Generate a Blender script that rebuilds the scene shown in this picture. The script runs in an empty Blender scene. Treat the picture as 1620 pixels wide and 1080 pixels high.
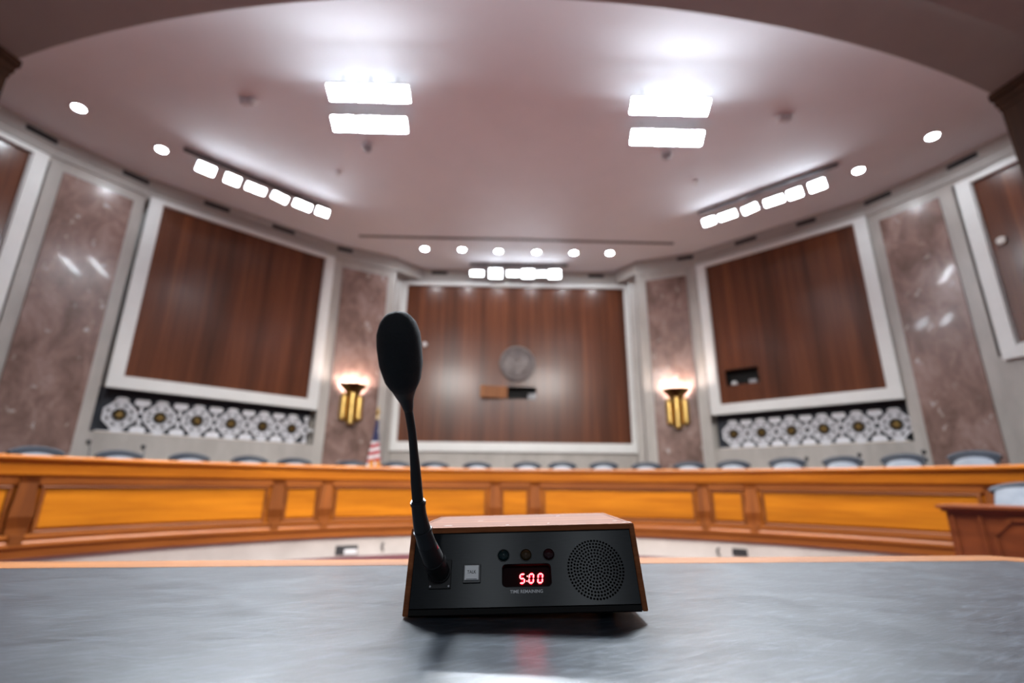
import bpy, bmesh, math, random
from math import sin, cos, pi, radians, atan2, hypot
from mathutils import Vector, Matrix
random.seed(7)
scene = bpy.context.scene
COL = scene.collection

# ------------------------------------------------------------------ camera
CZ = 0.91
PITCH, ROLL = radians(16.267), radians(0.5)
cd = bpy.data.cameras.new('camera')
cam = bpy.data.objects.new('camera', cd)
COL.objects.link(cam)
fwv = Vector((0, cos(PITCH), sin(PITCH))); upv = Vector((0, -sin(PITCH), cos(PITCH))); rtv = Vector((1, 0, 0))
ra = cos(ROLL) * rtv + sin(ROLL) * upv
ub = -sin(ROLL) * rtv + cos(ROLL) * upv
M = Matrix((ra, ub, -fwv)).transposed().to_4x4()
M.translation = Vector((0, 0, CZ))
cam.matrix_world = M
cd.sensor_width = 36.0
cd.lens = 778.0 / 1620.0 * 36.0
cd.clip_start = 0.02
cd.dof.use_dof = True
cd.dof.focus_distance = 0.535
cd.dof.aperture_fstop = 2.9
scene.camera = cam

# ------------------------------------------------------------------ world, exposure
w = bpy.data.worlds.new('world'); scene.world = w; w.use_nodes = True
w.node_tree.nodes['Background'].inputs[0].default_value = (0.85, 0.88, 1.0, 1)
w.node_tree.nodes['Background'].inputs[1].default_value = 0.05
vs = scene.view_settings
vs.view_transform = 'Standard'; vs.look = 'None'; vs.gamma = 1.0; vs.use_curve_mapping = False
vs.exposure = 1.0
scene.cycles.use_denoising = True
scene.cycles.max_bounces = 8
scene.cycles.diffuse_bounces = 5
scene.cycles.glossy_bounces = 4
scene.cycles.sample_clamp_indirect = 6.0
LED_E = 85.0      # studio panels
ROW_E = 12.0     # heads over the centre panel
TRACK_E = 24.0    # track heads
DOWN_E = 130.0     # recessed downlights
COOL = (0.86, 0.93, 1.0)

# ceiling lights outside the frame: over the witness table, and farther back over the audience
def ceiling_lamp(x, y, z, sx, sy, watts, target, spread=180.0, tint=(1.0, 0.97, 0.93)):
    ld = bpy.data.lights.new('ceiling_lamp', 'AREA'); ld.shape = 'RECTANGLE'; ld.size = sx; ld.size_y = sy
    ld.energy = watts; ld.color = tint; ld.spread = radians(spread)
    lo = bpy.data.objects.new('ceiling_lamp', ld); COL.objects.link(lo); lo.location = (x, y, z)
    lo.rotation_euler = (Vector(target) - Vector(lo.location)).to_track_quat('-Z', 'Y').to_euler()
for x in (-2.0, 2.1): ceiling_lamp(x, 1.5, 5.7, 1.7, 2.0, 165, (x*0.8, 7.4, 0.4), 92)
for x in (-0.85, 0.75): ceiling_lamp(x, -6.3, 5.7, 0.3, 0.7, 26, (0, 1.5, 0.8), 180, (0.85, 0.93, 1.0))

# ------------------------------------------------------------------ materials
MATS = {}
def base(name, rough=0.5, metal=0.0, spec=0.5, coat=0.0, coatr=0.1):
    m = bpy.data.materials.new(name); m.use_nodes = True
    b = m.node_tree.nodes['Principled BSDF']
    b.inputs['Roughness'].default_value = rough
    b.inputs['Metallic'].default_value = metal
    b.inputs['Specular IOR Level'].default_value = spec
    b.inputs['Coat Weight'].default_value = coat
    b.inputs['Coat Roughness'].default_value = coatr
    MATS[name] = m
    return m, m.node_tree, b
def noise_ramp(nt, cols, scale=(1, 1, 1), nscale=5.0, detail=6.0, coord='Object', rough=0.6, dist=0.0):
    tc = nt.nodes.new('ShaderNodeTexCoord'); mp = nt.nodes.new('ShaderNodeMapping')
    mp.inputs['Scale'].default_value = scale
    nt.links.new(tc.outputs[coord], mp.inputs['Vector'])
    n = nt.nodes.new('ShaderNodeTexNoise')
    n.inputs['Scale'].default_value = nscale; n.inputs['Detail'].default_value = detail
    n.inputs['Roughness'].default_value = rough; n.inputs['Distortion'].default_value = dist
    nt.links.new(mp.outputs[0], n.inputs['Vector'])
    r = nt.nodes.new('ShaderNodeValToRGB')
    e = r.color_ramp.elements
    while len(e) < len(cols): e.new(0.5)
    for i, (p, c) in enumerate(cols):
        e[i].position = p; e[i].color = (*c, 1)
    nt.links.new(n.outputs['Fac'], r.inputs['Fac'])
    return r, n, mp
def mixc(nt, a, b, fac, mode='MULTIPLY'):
    m = nt.nodes.new('ShaderNodeMix'); m.data_type = 'RGBA'; m.blend_type = mode
    if isinstance(fac, float): m.inputs['Factor'].default_value = fac
    else: nt.links.new(fac, m.inputs['Factor'])
    for s, v in ((m.inputs['A'], a), (m.inputs['B'], b)):
        if isinstance(v, tuple): s.default_value = (*v, 1)
        else: nt.links.new(v, s)
    return m.outputs['Result']
def bump(nt, b, src, strength=0.2, dist=0.01):
    bp = nt.nodes.new('ShaderNodeBump')
    bp.inputs['Strength'].default_value = strength; bp.inputs['Distance'].default_value = dist
    nt.links.new(src, bp.inputs['Height']); nt.links.new(bp.outputs[0], b.inputs['Normal'])
def noisy(name, cols, rough, nscale, scale=(1, 1, 1), coord='Object', bs=0.0, bd=0.01, **k):
    m, nt, b = base(name, rough, k.get('metal', 0), k.get('spec', 0.5), k.get('coat', 0), k.get('coatr', 0.1))
    r, n, mp = noise_ramp(nt, cols, scale, nscale, k.get('detail', 6), coord, k.get('nr', 0.6), k.get('dist', 0))
    nt.links.new(r.outputs[0], b.inputs['Base Color'])
    if bs: bump(nt, b, n.outputs['Fac'], bs, bd)
    return m
def wood(name, dark, light, rough, scale, coord='Object', board=None, coat=0.0, coatr=0.1, spec=0.5):
    """grain stretched along one axis, a broad tone drift and optional board-to-board tone"""
    m, nt, b = base(name, rough, 0, spec, coat, coatr)
    r, n, mp = noise_ramp(nt, [(0.3, dark), (0.7, light)], scale, 1.0, 8, coord, 0.62, 0.4)
    s2 = tuple(x * 0.22 for x in scale)
    r2, n2, mp2 = noise_ramp(nt, [(0.3, (0.55, 0.52, 0.47)), (0.68, (1, 1, 1))], s2, 1.0, 3, coord, 0.5, 0.3)
    out = mixc(nt, r.outputs[0], r2.outputs[0], 1.0)
    if board:
        ax, wd, amt = board
        sx = nt.nodes.new('ShaderNodeSeparateXYZ'); tc = nt.nodes.new('ShaderNodeTexCoord')
        nt.links.new(tc.outputs[coord], sx.inputs[0])
        dv = nt.nodes.new('ShaderNodeMath'); dv.operation = 'DIVIDE'; dv.inputs[1].default_value = wd
        nt.links.new(sx.outputs[ax], dv.inputs[0])
        fl = nt.nodes.new('ShaderNodeMath'); fl.operation = 'FLOOR'; nt.links.new(dv.outputs[0], fl.inputs[0])
        wn = nt.nodes.new('ShaderNodeTexWhiteNoise'); wn.noise_dimensions = '1D'
        nt.links.new(fl.outputs[0], wn.inputs['W'])
        mr = nt.nodes.new('ShaderNodeMapRange'); mr.inputs['To Min'].default_value = 1 - amt; mr.inputs['To Max'].default_value = 1.0
        nt.links.new(wn.outputs['Value'], mr.inputs['Value'])
        cb = nt.nodes.new('ShaderNodeCombineColor')
        for i in range(3): nt.links.new(mr.outputs[0], cb.inputs[i])
        out = mixc(nt, out, cb.outputs[0], 1.0)
    nt.links.new(out, b.inputs['Base Color'])
    bump(nt, b, n.outputs['Fac'], 0.04, 0.004)
    return m
def emis(name, col, s, body=(0.8, 0.8, 0.8)):
    m, nt, b = base(name, 0.4)
    b.inputs['Base Color'].default_value = (*body, 1)
    b.inputs['Emission Color'].default_value = (*col, 1); b.inputs['Emission Strength'].default_value = s
    return m
def plain(name, col, rough, metal=0.0, spec=0.5, coat=0.0):
    k = 0.86
    return noisy(name, [(0.3, tuple(c * k for c in col)), (0.7, col)], rough, 14.0, metal=metal, spec=spec, coat=coat)

carpet = noisy('maroon_carpet', [(0.3, (0.06, 0.010, 0.016)), (0.7, (0.105, 0.018, 0.026))], 0.95, 260, bs=0.4, bd=0.004)
ceil_m = noisy('ceiling_plaster', [(0.3, (0.74, 0.755, 0.80)), (0.7, (0.78, 0.795, 0.84))], 0.8, 1.2)
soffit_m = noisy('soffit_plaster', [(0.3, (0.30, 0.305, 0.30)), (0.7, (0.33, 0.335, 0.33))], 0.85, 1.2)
stone = noisy('travertine', [(0.25, (0.36, 0.33, 0.30)), (0.75, (0.52, 0.485, 0.45))], 0.35, 3.5, scale=(1, 1, 0.35), detail=8, coat=0.0)
stone_b = noisy('pale_stone', [(0.25, (0.44, 0.405, 0.375)), (0.75, (0.58, 0.54, 0.505))], 0.4, 3.0, scale=(1, 1, 1))
cornice_m = noisy('cornice_paint', [(0.3, (0.42, 0.40, 0.375)), (0.7, (0.47, 0.45, 0.42))], 0.6, 2.0)
frame_m = noisy('white_frame_paint', [(0.3, (0.74, 0.74, 0.72)), (0.7, (0.80, 0.80, 0.78))], 0.45, 3.0)
def make_marble():
    m, nt, b = base('pink_marble', 0.25, 0, 0.36, 0.18, 0.06)
    r, n, mp = noise_ramp(nt, [(0.30, (0.115, 0.070, 0.055)), (0.5, (0.25, 0.155, 0.13)), (0.70, (0.40, 0.28, 0.25))], (1, 1, 0.6), 2.6, 10, 'Object', 0.70, 0.5)
    r2, n2, _ = noise_ramp(nt, [(0.62, (0, 0, 0)), (0.70, (1, 1, 1))], (1, 1, 0.7), 5.5, 5, 'Object', 0.62, 0.4)
    out = mixc(nt, r.outputs[0], (0.55, 0.49, 0.46), r2.outputs[0], 'MIX')
    nt.links.new(out, b.inputs['Base Color'])
    return m
marble = make_marble()
wall_wood = wood('dark_walnut_veneer', (0.105, 0.028, 0.010), (0.200, 0.060, 0.022), 0.30, (22, 22, 0.5), board=('X', 0.31, 0.22), spec=0.30, coat=0.18, coatr=0.17)
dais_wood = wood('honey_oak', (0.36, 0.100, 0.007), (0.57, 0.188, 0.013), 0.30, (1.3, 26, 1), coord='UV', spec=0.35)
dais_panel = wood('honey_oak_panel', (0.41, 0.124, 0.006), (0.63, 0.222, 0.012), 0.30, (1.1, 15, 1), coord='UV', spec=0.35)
dais_dark = wood('honey_oak_dark_grain', (0.24, 0.066, 0.011), (0.40, 0.125, 0.018), 0.42, (1.3, 26, 1), coord='UV', spec=0.35)  # darker oak tone for mouldings, upper rail and writing top
console_wood = wood('dark_honey_oak', (0.17, 0.046, 0.008), (0.29, 0.085, 0.013), 0.55, (1.3, 26, 1), coord='UV', spec=0.2)
desk_wood = wood('red_mahogany', (0.13, 0.032, 0.010), (0.235, 0.062, 0.017), 0.3, (3, 3, 20), coat=0.2, coatr=0.2)
edge_wood = wood('oak_edge', (0.30, 0.095, 0.016), (0.47, 0.170, 0.032), 0.6, (6, 60, 60), spec=0.15)
box_wood = wood('walnut_case', (0.20, 0.060, 0.020), (0.37, 0.125, 0.044), 0.68, (14, 180, 180), spec=0.15)
pier_wood = wood('dark_pier_wood', (0.030, 0.012, 0.006), (0.075, 0.030, 0.013), 0.6, (9, 9, 0.6), spec=0.15)
def make_leather_top():
    m, nt, b = base('slate_leather', 0.34, 0, 0.55)
    r, n, mp = noise_ramp(nt, [(0.28, (0.010, 0.015, 0.022)), (0.72, (0.028, 0.037, 0.049))], (1, 1.6, 1), 9, 9, 'Object', 0.72, 0.6)
    tc = nt.nodes.new('ShaderNodeTexCoord')
    def scuffs(rot, sc, lo, hi):
        mp2 = nt.nodes.new('ShaderNodeMapping'); mp2.vector_type = 'TEXTURE'
        mp2.inputs['Scale'].default_value = (1/sc[0], 1/sc[1], 1); mp2.inputs['Rotation'].default_value = (0, 0, radians(rot))
        nt.links.new(tc.outputs['Object'], mp2.inputs[0])
        n2 = nt.nodes.new('ShaderNodeTexNoise'); n2.inputs['Scale'].default_value = 1.0; n2.inputs['Detail'].default_value = 6; n2.inputs['Roughness'].default_value = 0.72; n2.inputs['Distortion'].default_value = 0.6
        nt.links.new(mp2.outputs[0], n2.inputs['Vector'])
        rp = nt.nodes.new('ShaderNodeValToRGB'); rp.color_ramp.elements[0].position = lo; rp.color_ramp.elements[1].position = hi
        nt.links.new(n2.outputs['Fac'], rp.inputs[0]); return rp.outputs[0], n2
    f1, n2 = scuffs(22, (24, 150), 0.50, 0.78)
    f2, n3 = scuffs(-12, (10, 120), 0.54, 0.82)
    out = mixc(nt, r.outputs[0], (0.10, 0.122, 0.150), f1, 'MIX')
    out = mixc(nt, out, (0.11, 0.132, 0.16), f2, 'MIX')
    nt.links.new(out, b.inputs['Base Color'])
    mr = nt.nodes.new('ShaderNodeMapRange'); mr.inputs['To Min'].default_value = 0.25; mr.inputs['To Max'].default_value = 0.39
    nt.links.new(n.outputs['Fac'], mr.inputs['Value']); nt.links.new(mr.outputs[0], b.inputs['Roughness'])
    n4 = nt.nodes.new('ShaderNodeTexNoise'); n4.inputs['Scale'].default_value = 260; n4.inputs['Detail'].default_value = 3
    nt.links.new(tc.outputs['Object'], n4.inputs['Vector'])
    ad = nt.nodes.new('ShaderNodeMath'); ad.operation = 'ADD'
    nt.links.new(n4.outputs['Fac'], ad.inputs[0])
    m5 = nt.nodes.new('ShaderNodeMath'); m5.operation = 'MULTIPLY_ADD'; m5.inputs[1].default_value = 2.0
    nt.links.new(n2.outputs['Fac'], m5.inputs[0]); nt.links.new(n.outputs['Fac'], m5.inputs[2]); nt.links.new(m5.outputs[0], ad.inputs[1])
    bump(nt, b, ad.outputs[0], 0.13, 0.0012)
    return m
leather_top = make_leather_top()
navy = noisy('navy_leather', [(0.3, (0.011, 0.016, 0.028)), (0.7, (0.020, 0.028, 0.046))], 0.5, 40, bs=0.05, bd=0.002)
sheen_leather = noisy('navy_leather_painted_sheen', [(0.3, (0.27, 0.31, 0.37)), (0.7, (0.38, 0.42, 0.48))], 0.38, 9, bs=0.03)  # pale colour stands in for lamp reflections on navy leather
blackm = plain('black_plastic', (0.012, 0.013, 0.015), 0.42)
rubber = plain('black_rubber', (0.010, 0.010, 0.011), 0.65)
def make_face():
    m, nt, b = base('brushed_black_faceplate', 0.30, 0.0, 0.2)
    r, n, mp = noise_ramp(nt, [(0.3, (0.0045, 0.0068, 0.0092)), (0.7, (0.0085, 0.0115, 0.015))], (70, 900, 900), 1.0, 3, 'Object')
    nt.links.new(r.outputs[0], b.inputs['Base Color'])
    b.inputs['Anisotropic'].default_value = 0.85; b.inputs['Anisotropic Rotation'].default_value = 0.25
    tg = nt.nodes.new('ShaderNodeTangent'); tg.direction_type = 'UV_MAP'; tg.uv_map = 'UVMap'
    nt.links.new(tg.outputs[0], b.inputs['Tangent'])
    tc = nt.nodes.new('ShaderNodeTexCoord')
    n3 = nt.nodes.new('ShaderNodeTexNoise'); n3.inputs['Scale'].default_value = 1500; n3.inputs['Detail'].default_value = 2
    nt.links.new(tc.outputs['Object'], n3.inputs['Vector'])
    bump(nt, b, n3.outputs['Fac'], 0.03, 0.0004)
    return m
face_m = make_face()
foam = noisy('black_foam', [(0.3, (0.004, 0.006, 0.008)), (0.7, (0.009, 0.012, 0.015))], 0.9, 900, bs=0.6, bd=0.001)
hole_m = plain('speaker_cloth_and_gap_shade', (0.003, 0.003, 0.003), 0.9)
white_btn = plain('white_button', (0.78, 0.79, 0.80), 0.4)
ink = plain('black_ink', (0.012, 0.012, 0.014), 0.6)
silver_ink = plain('silver_ink', (0.72, 0.73, 0.75), 0.5)
acrylic = plain('dark_red_acrylic', (0.012, 0.0008, 0.0016), 0.55, spec=0.05)
led_red = emis('red_led', (1.0, 0.0015, 0.006), 14.0, (0.3, 0.0, 0.01))
led_core = emis('red_led_core', (1.0, 0.20, 0.20), 2.6, (0.3, 0.05, 0.05))
lens_t = plain('teal_lens', (0.004, 0.020, 0.022), 0.1)
lens_a = plain('amber_lens', (0.045, 0.026, 0.010), 0.1)
lens_r = plain('red_lens', (0.022, 0.003, 0.005), 0.1)
red_mark = plain('red_mark', (0.5, 0.01, 0.03), 0.4)
brass = noisy('brass', [(0.3, (0.60, 0.38, 0.11)), (0.7, (0.78, 0.53, 0.19))], 0.28, 12, metal=1.0)
bronze = noisy('dark_bronze', [(0.3, (0.16, 0.10, 0.035)), (0.7, (0.26, 0.17, 0.06))], 0.35, 12, metal=1.0)
seal_m = noisy('seal_bronze', [(0.3, (0.09, 0.072, 0.07)), (0.7, (0.16, 0.132, 0.128))], 0.42, 9, metal=0.3)
lattice_m = noisy('silver_lattice', [(0.3, (0.70, 0.70, 0.74)), (0.7, (0.82, 0.82, 0.86))], 0.5, 10)
grille_back = plain('grille_backing', (0.045, 0.05, 0.065), 0.8)
dark_void = plain('dark_cavity', (0.010, 0.010, 0.011), 0.8)
vent_m = plain('vent_dark', (0.030, 0.030, 0.032), 0.7)
white_metal = plain('white_metal', (0.74, 0.74, 0.75), 0.4)
grey_metal = plain('grey_metal', (0.36, 0.36, 0.38), 0.4)
slot_grey = plain('slot_grey', (0.13, 0.13, 0.14), 0.5)
chrome = plain('chrome', (0.75, 0.76, 0.78), 0.15, metal=1.0)
hatch_wood = wood('light_hatch_wood', (0.26, 0.095, 0.030), (0.40, 0.155, 0.052), 0.45, (20, 20, 1.5))
led_panel = emis('panel_lens', COOL, LED_E)
track_lens = emis('track_lens', COOL, TRACK_E)
row_lens = emis('centre_row_lens', COOL, ROW_E)
down_lens = emis('downlight_lens', COOL, DOWN_E)
sconce_lamp = emis('sconce_lamp', (1.0, 0.84, 0.78), 170.0)
sensor_m = plain('sensor_white', (0.75, 0.70, 0.64), 0.4)
def make_flag():
    m, nt, b = base('flag_cloth', 0.7)
    tc = nt.nodes.new('ShaderNodeTexCoord'); sx = nt.nodes.new('ShaderNodeSeparateXYZ')
    nt.links.new(tc.outputs['UV'], sx.inputs[0])
    # furled flag: stripes climb round the cloth (UV x = round, y = height 0..1)
    ma = nt.nodes.new('ShaderNodeMath'); ma.operation = 'MULTIPLY_ADD'; ma.inputs[1].default_value = -0.10
    nt.links.new(sx.outputs['X'], ma.inputs[0]); nt.links.new(sx.outputs['Y'], ma.inputs[2])
    mu = nt.nodes.new('ShaderNodeMath'); mu.operation = 'MULTIPLY'; mu.inputs[1].default_value = 8.0
    nt.links.new(ma.outputs[0], mu.inputs[0])
    fr = nt.nodes.new('ShaderNodeMath'); fr.operation = 'FRACT'; nt.links.new(mu.outputs[0], fr.inputs[0])
    gt = nt.nodes.new('ShaderNodeMath'); gt.operation = 'GREATER_THAN'; gt.inputs[1].default_value = 0.5
    nt.links.new(fr.outputs[0], gt.inputs[0])
    c1 = mixc(nt, (0.80, 0.78, 0.78), (0.52, 0.03, 0.05), gt.outputs[0], 'MIX')
    g2 = nt.nodes.new('ShaderNodeMath'); g2.operation = 'GREATER_THAN'; g2.inputs[1].default_value = 0.62
    nt.links.new(sx.outputs['Y'], g2.inputs[0])
    vo = nt.nodes.new('ShaderNodeTexVoronoi'); vo.inputs['Scale'].default_value = 9
    nt.links.new(tc.outputs['UV'], vo.inputs['Vector'])
    lt = nt.nodes.new('ShaderNodeMath'); lt.operation = 'LESS_THAN'; lt.inputs[1].default_value = 0.22
    nt.links.new(vo.outputs['Distance'], lt.inputs[0])
    c2 = mixc(nt, (0.025, 0.03, 0.10), (0.7, 0.7, 0.75), lt.outputs[0], 'MIX')
    out = mixc(nt, c1, c2, g2.outputs[0], 'MIX')
    nt.links.new(out, b.inputs['Base Color'])
    return m
flag_m = make_flag()
fringe_m = plain('gold_fringe', (0.85, 0.33, 0.04), 0.6)

# ------------------------------------------------------------------ mesh helpers
class MB:
    def __init__(s): s.bm = bmesh.new(); s.uv = None
    def box(s, lo, hi, mat=None, bev=0.0):
        x0, y0, z0 = lo; x1, y1, z1 = hi
        vs = [Vector(p) for p in ((x0,y0,z0),(x1,y0,z0),(x1,y1,z0),(x0,y1,z0),(x0,y0,z1),(x1,y0,z1),(x1,y1,z1),(x0,y1,z1))]
        if mat is not None: vs = [mat @ v for v in vs]
        b = [s.bm.verts.new(v) for v in vs]
        fs = [s.bm.faces.new([b[i] for i in f]) for f in ((0,3,2,1),(4,5,6,7),(0,1,5,4),(1,2,6,5),(2,3,7,6),(3,0,4,7))]
        if bev > 0:
            es = list({e for f in fs for e in f.edges})
            bmesh.ops.bevel(s.bm, geom=es, offset=bev, segments=2, profile=0.6, affect='EDGES')
        return s
    def prism(s, pts, z0, z1, mat=None):
        """closed 2-D outline (x,y) extruded z0..z1"""
        f = lambda v: (mat @ Vector(v)) if mat is not None else Vector(v)
        a = [s.bm.verts.new(f((x, y, z0))) for x, y in pts]; b = [s.bm.verts.new(f((x, y, z1))) for x, y in pts]
        n = len(pts)
        s.bm.faces.new(a[::-1]); s.bm.faces.new(b)
        for i in range(n): s.bm.faces.new((a[i], a[(i+1) % n], b[(i+1) % n], b[i]))
        return s
    def ring(s, ro, ri, z0, z1, n=24, mat=None, a0=0.0, a1=2*pi, sx=1.0, sy=1.0):
        f = lambda v: (mat @ Vector(v)) if mat is not None else Vector(v)
        full = abs(a1 - a0 - 2*pi) < 1e-6
        k = n if full else n + 1
        L = []
        for i in range(k):
            a = a0 + (a1 - a0) * i / n
            c, d = cos(a) * sx, sin(a) * sy
            L.append([s.bm.verts.new(f(p)) for p in ((ro*c, ro*d, z0), (ro*c, ro*d, z1), (ri*c, ri*d, z1), (ri*c, ri*d, z0))])
        m = n if full else n
        for i in range(m):
            p, q = L[i], L[(i+1) % k]
            for j in range(4): s.bm.faces.new((p[j], q[j], q[(j+1) % 4], p[(j+1) % 4]))
        if not full:
            s.bm.faces.new(L[0]); s.bm.faces.new(L[-1][::-1])
        return s
    def lathe(s, prof, n=24, mat=None, a0=0.0, a1=2*pi, cap=True):
        """profile (r,z) spun round z"""
        f = lambda v: (mat @ Vector(v)) if mat is not None else Vector(v)
        full = abs(a1 - a0 - 2*pi) < 1e-6
        k = n if full else n + 1
        R = [[s.bm.verts.new(f((r*cos(a0+(a1-a0)*i/n), r*sin(a0+(a1-a0)*i/n), z))) for i in range(k)] for r, z in prof]
        for j in range(len(prof)-1):
            for i in range(n):
                s.bm.faces.new((R[j][i], R[j][(i+1) % k], R[j+1][(i+1) % k], R[j+1][i]))
        if cap:
            for rr, fl in ((R[0], True), (R[-1], False)):
                try: s.bm.faces.new(rr[::-1] if fl else rr)
                except ValueError: pass
        return s
    def tube(s, pts, rad, n=12, mat=None, cap=True):
        pts = [Vector(p) for p in pts]
        if not isinstance(rad, (list, tuple)): rad = [rad] * len(pts)
        rings = []; nx = None
        for i, p in enumerate(pts):
            t = (pts[min(i+1, len(pts)-1)] - pts[max(i-1, 0)]).normalized()
            if nx is None:
                nx = t.orthogonal().normalized()
            nx = (nx - t * nx.dot(t)).normalized()
            ny = t.cross(nx)
            ring = []
            for k in range(n):
                a = 2*pi*k/n
                v = p + rad[i] * (cos(a)*nx + sin(a)*ny)
                ring.append(s.bm.verts.new(mat @ v if mat is not None else v))
            rings.append(ring)
        for i in range(len(rings)-1):
            for k in range(n):
                s.bm.faces.new((rings[i][k], rings[i][(k+1) % n], rings[i+1][(k+1) % n], rings[i+1][k]))
        if cap:
            s.bm.faces.new(rings[0][::-1]); s.bm.faces.new(rings[-1])
        return s
    def sweep(s, prof, cx, cy, a0, a1, n, cap=True):
        """closed profile of (r,z) swept round (cx,cy); angle measured from +y toward +x; UV = (arc length, profile length)"""
        if s.uv is None: s.uv = s.bm.loops.layers.uv.new('UVMap')
        R = []
        for i in range(n+1):
            a = a0 + (a1-a0)*i/n
            R.append([s.bm.verts.new((cx + r*sin(a), cy + r*cos(a), z)) for r, z in prof])
        m = len(prof); r0 = prof[0][0]
        for i in range(n):
            v = 0.0
            for j in range(m):
                j2 = (j+1) % m
                d = hypot(prof[j2][0]-prof[j][0], prof[j2][1]-prof[j][1])
                f = s.bm.faces.new((R[i][j], R[i+1][j], R[i+1][j2], R[i][j2]))
                u0 = r0*(a0+(a1-a0)*i/n); u1 = r0*(a0+(a1-a0)*(i+1)/n)
                for lp, uv in zip(f.loops, ((u0, v), (u1, v), (u1, v+d), (u0, v+d))): lp[s.uv].uv = uv
                v += d
        if cap:
            s.bm.faces.new(R[0][::-1]); s.bm.faces.new(R[-1])
        return s
    def build(s, name, m, parent=None, smooth=False, loc=None, mat=None):
        bmesh.ops.recalc_face_normals(s.bm, faces=s.bm.faces[:])
        me = bpy.data.meshes.new(name); s.bm.to_mesh(me); s.bm.free()
        me.materials.append(m)
        if smooth:
            for p in me.polygons: p.use_smooth = True
            me.set_sharp_from_angle(angle=radians(38))
        o = bpy.data.objects.new(name, me); COL.objects.link(o)
        if parent is not None: o.parent = parent
        if loc is not None: o.location = loc
        if mat is not None: o.matrix_local = mat
        return o
def tag(o, label=None, cat=None, group=None, kind=None):
    if label: o['label'] = label
    if cat: o['category'] = cat
    if group: o['group'] = group
    if kind: o['kind'] = kind
    return o
def thing(name, label, cat, loc=(0,0,0), rotz=0.0, group=None, mat=None):
    o = bpy.data.objects.new(name, None); COL.objects.link(o)
    o.empty_display_size = 0.05
    if mat is not None: o.matrix_world = mat
    else:
        o.location = loc; o.rotation_euler = (0, 0, rotz)
    return tag(o, label, cat, group)
def struct(name, mb, m, parent=None, **k):
    o = mb.build(name, m, parent, **k)
    if parent is None: o['kind'] = 'structure'
    return o
def copy_tree(o, parent=None):
    c = o.copy(); COL.objects.link(c)
    if parent is not None: c.parent = parent
    for ch in list(o.children): copy_tree(ch, c)
    return c
def text_mesh(name, txt, size, m, parent, mat, extrude=0.0001, width=None, shear=0.0):
    cu = bpy.data.curves.new(name, 'FONT'); cu.body = txt; cu.size = size; cu.extrude = extrude
    cu.align_x = 'CENTER'; cu.align_y = 'CENTER'; cu.shear = shear; cu.resolution_u = 3; cu.offset = size*0.012
    tmp = bpy.data.objects.new('tmp', cu); COL.objects.link(tmp)
    dg = bpy.context.evaluated_depsgraph_get()
    me = bpy.data.meshes.new_from_object(tmp.evaluated_get(dg))
    bpy.data.objects.remove(tmp); bpy.data.curves.remove(cu)
    if width:
        xs = [v.co.x for v in me.vertices]; k = width / (max(xs) - min(xs))
        for v in me.vertices: v.co.x *= k
    me.name = name; me.materials.clear(); me.materials.append(m)
    o = bpy.data.objects.new(name, me); COL.objects.link(o); o.parent = parent; o.matrix_local = mat
    return o

# ------------------------------------------------------------------ room shell
ZC = 6.16
BAY = {'LL': ((-8.29,4.02),(-7.24,6.62)), 'PLF': ((-7.24,6.62),(-6.545,7.72)), 'L': ((-6.545,7.72),(-4.02,10.17)),
       'PL': ((-4.02,10.17),(-2.78,10.88)), 'C': ((-2.9,11.47),(3.08,11.624)), 'PR': ((2.98,10.98),(4.23,10.46)),
       'R': ((4.23,10.46),(6.63,8.2)), 'PRF': ((6.63,8.2),(7.27,7.1)), 'RR': ((7.27,7.1),(8.3,4.5))}
def bay(k):
    """local frame of a wall bay: x along the wall (left to right), y into the wall, z up"""
    p, q = map(Vector, BAY[k]); t = (q - p).normalized()
    m = Matrix(((t.x, -t.y, 0, p.x), (t.y, t.x, 0, p.y), (0, 0, 1, 0), (0, 0, 0, 1)))
    return m, (q - p).length
b = MB(); b.box((-9.5, -3.0, -0.1), (9.5, 13.0, 0.0)); struct('floor', b, carpet)
b = MB(); b.box((-9.5, 3.3, ZC), (9.5, 13.0, ZC + 0.2)); struct('ceiling', b, ceil_m)

# lower audience-side soffit: its inner edge is an arc
def arc3(A, B, C):
    ax, ay = A; bx, by = B; cx, cy = C
    d = 2*(ax*(by-cy)+bx*(cy-ay)+cx*(ay-by))
    ux = ((ax*ax+ay*ay)*(by-cy)+(bx*bx+by*by)*(cy-ay)+(cx*cx+cy*cy)*(ay-by))/d
    uy = ((ax*ax+ay*ay)*(cx-bx)+(bx*bx+by*by)*(ax-cx)+(cx*cx+cy*cy)*(bx-ax))/d
    return ux, uy, hypot(ax-ux, ay-uy)
ux, uy, ur = arc3((-6.06, 4.84), (0.0, 4.0), (6.09, 5.21))
def soffit(name, off, z0, z1, m):
    pts = []
    for i in range(49):
        x = -9.4 + 18.8*i/48
        pts.append((x, uy - math.sqrt(max((ur+off)**2 - (x-ux)**2, 0))))
    pts += [(9.4, -2.9), (-9.4, -2.9)]
    b = MB(); b.prism(pts[::-1], z0, z1); return struct(name, b, m)
soffit('ceiling_soffit', 0.0, 5.90, ZC, soffit_m)
soffit('ceiling_soffit_step', 0.70, 5.77, 5.90, soffit_m)

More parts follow.
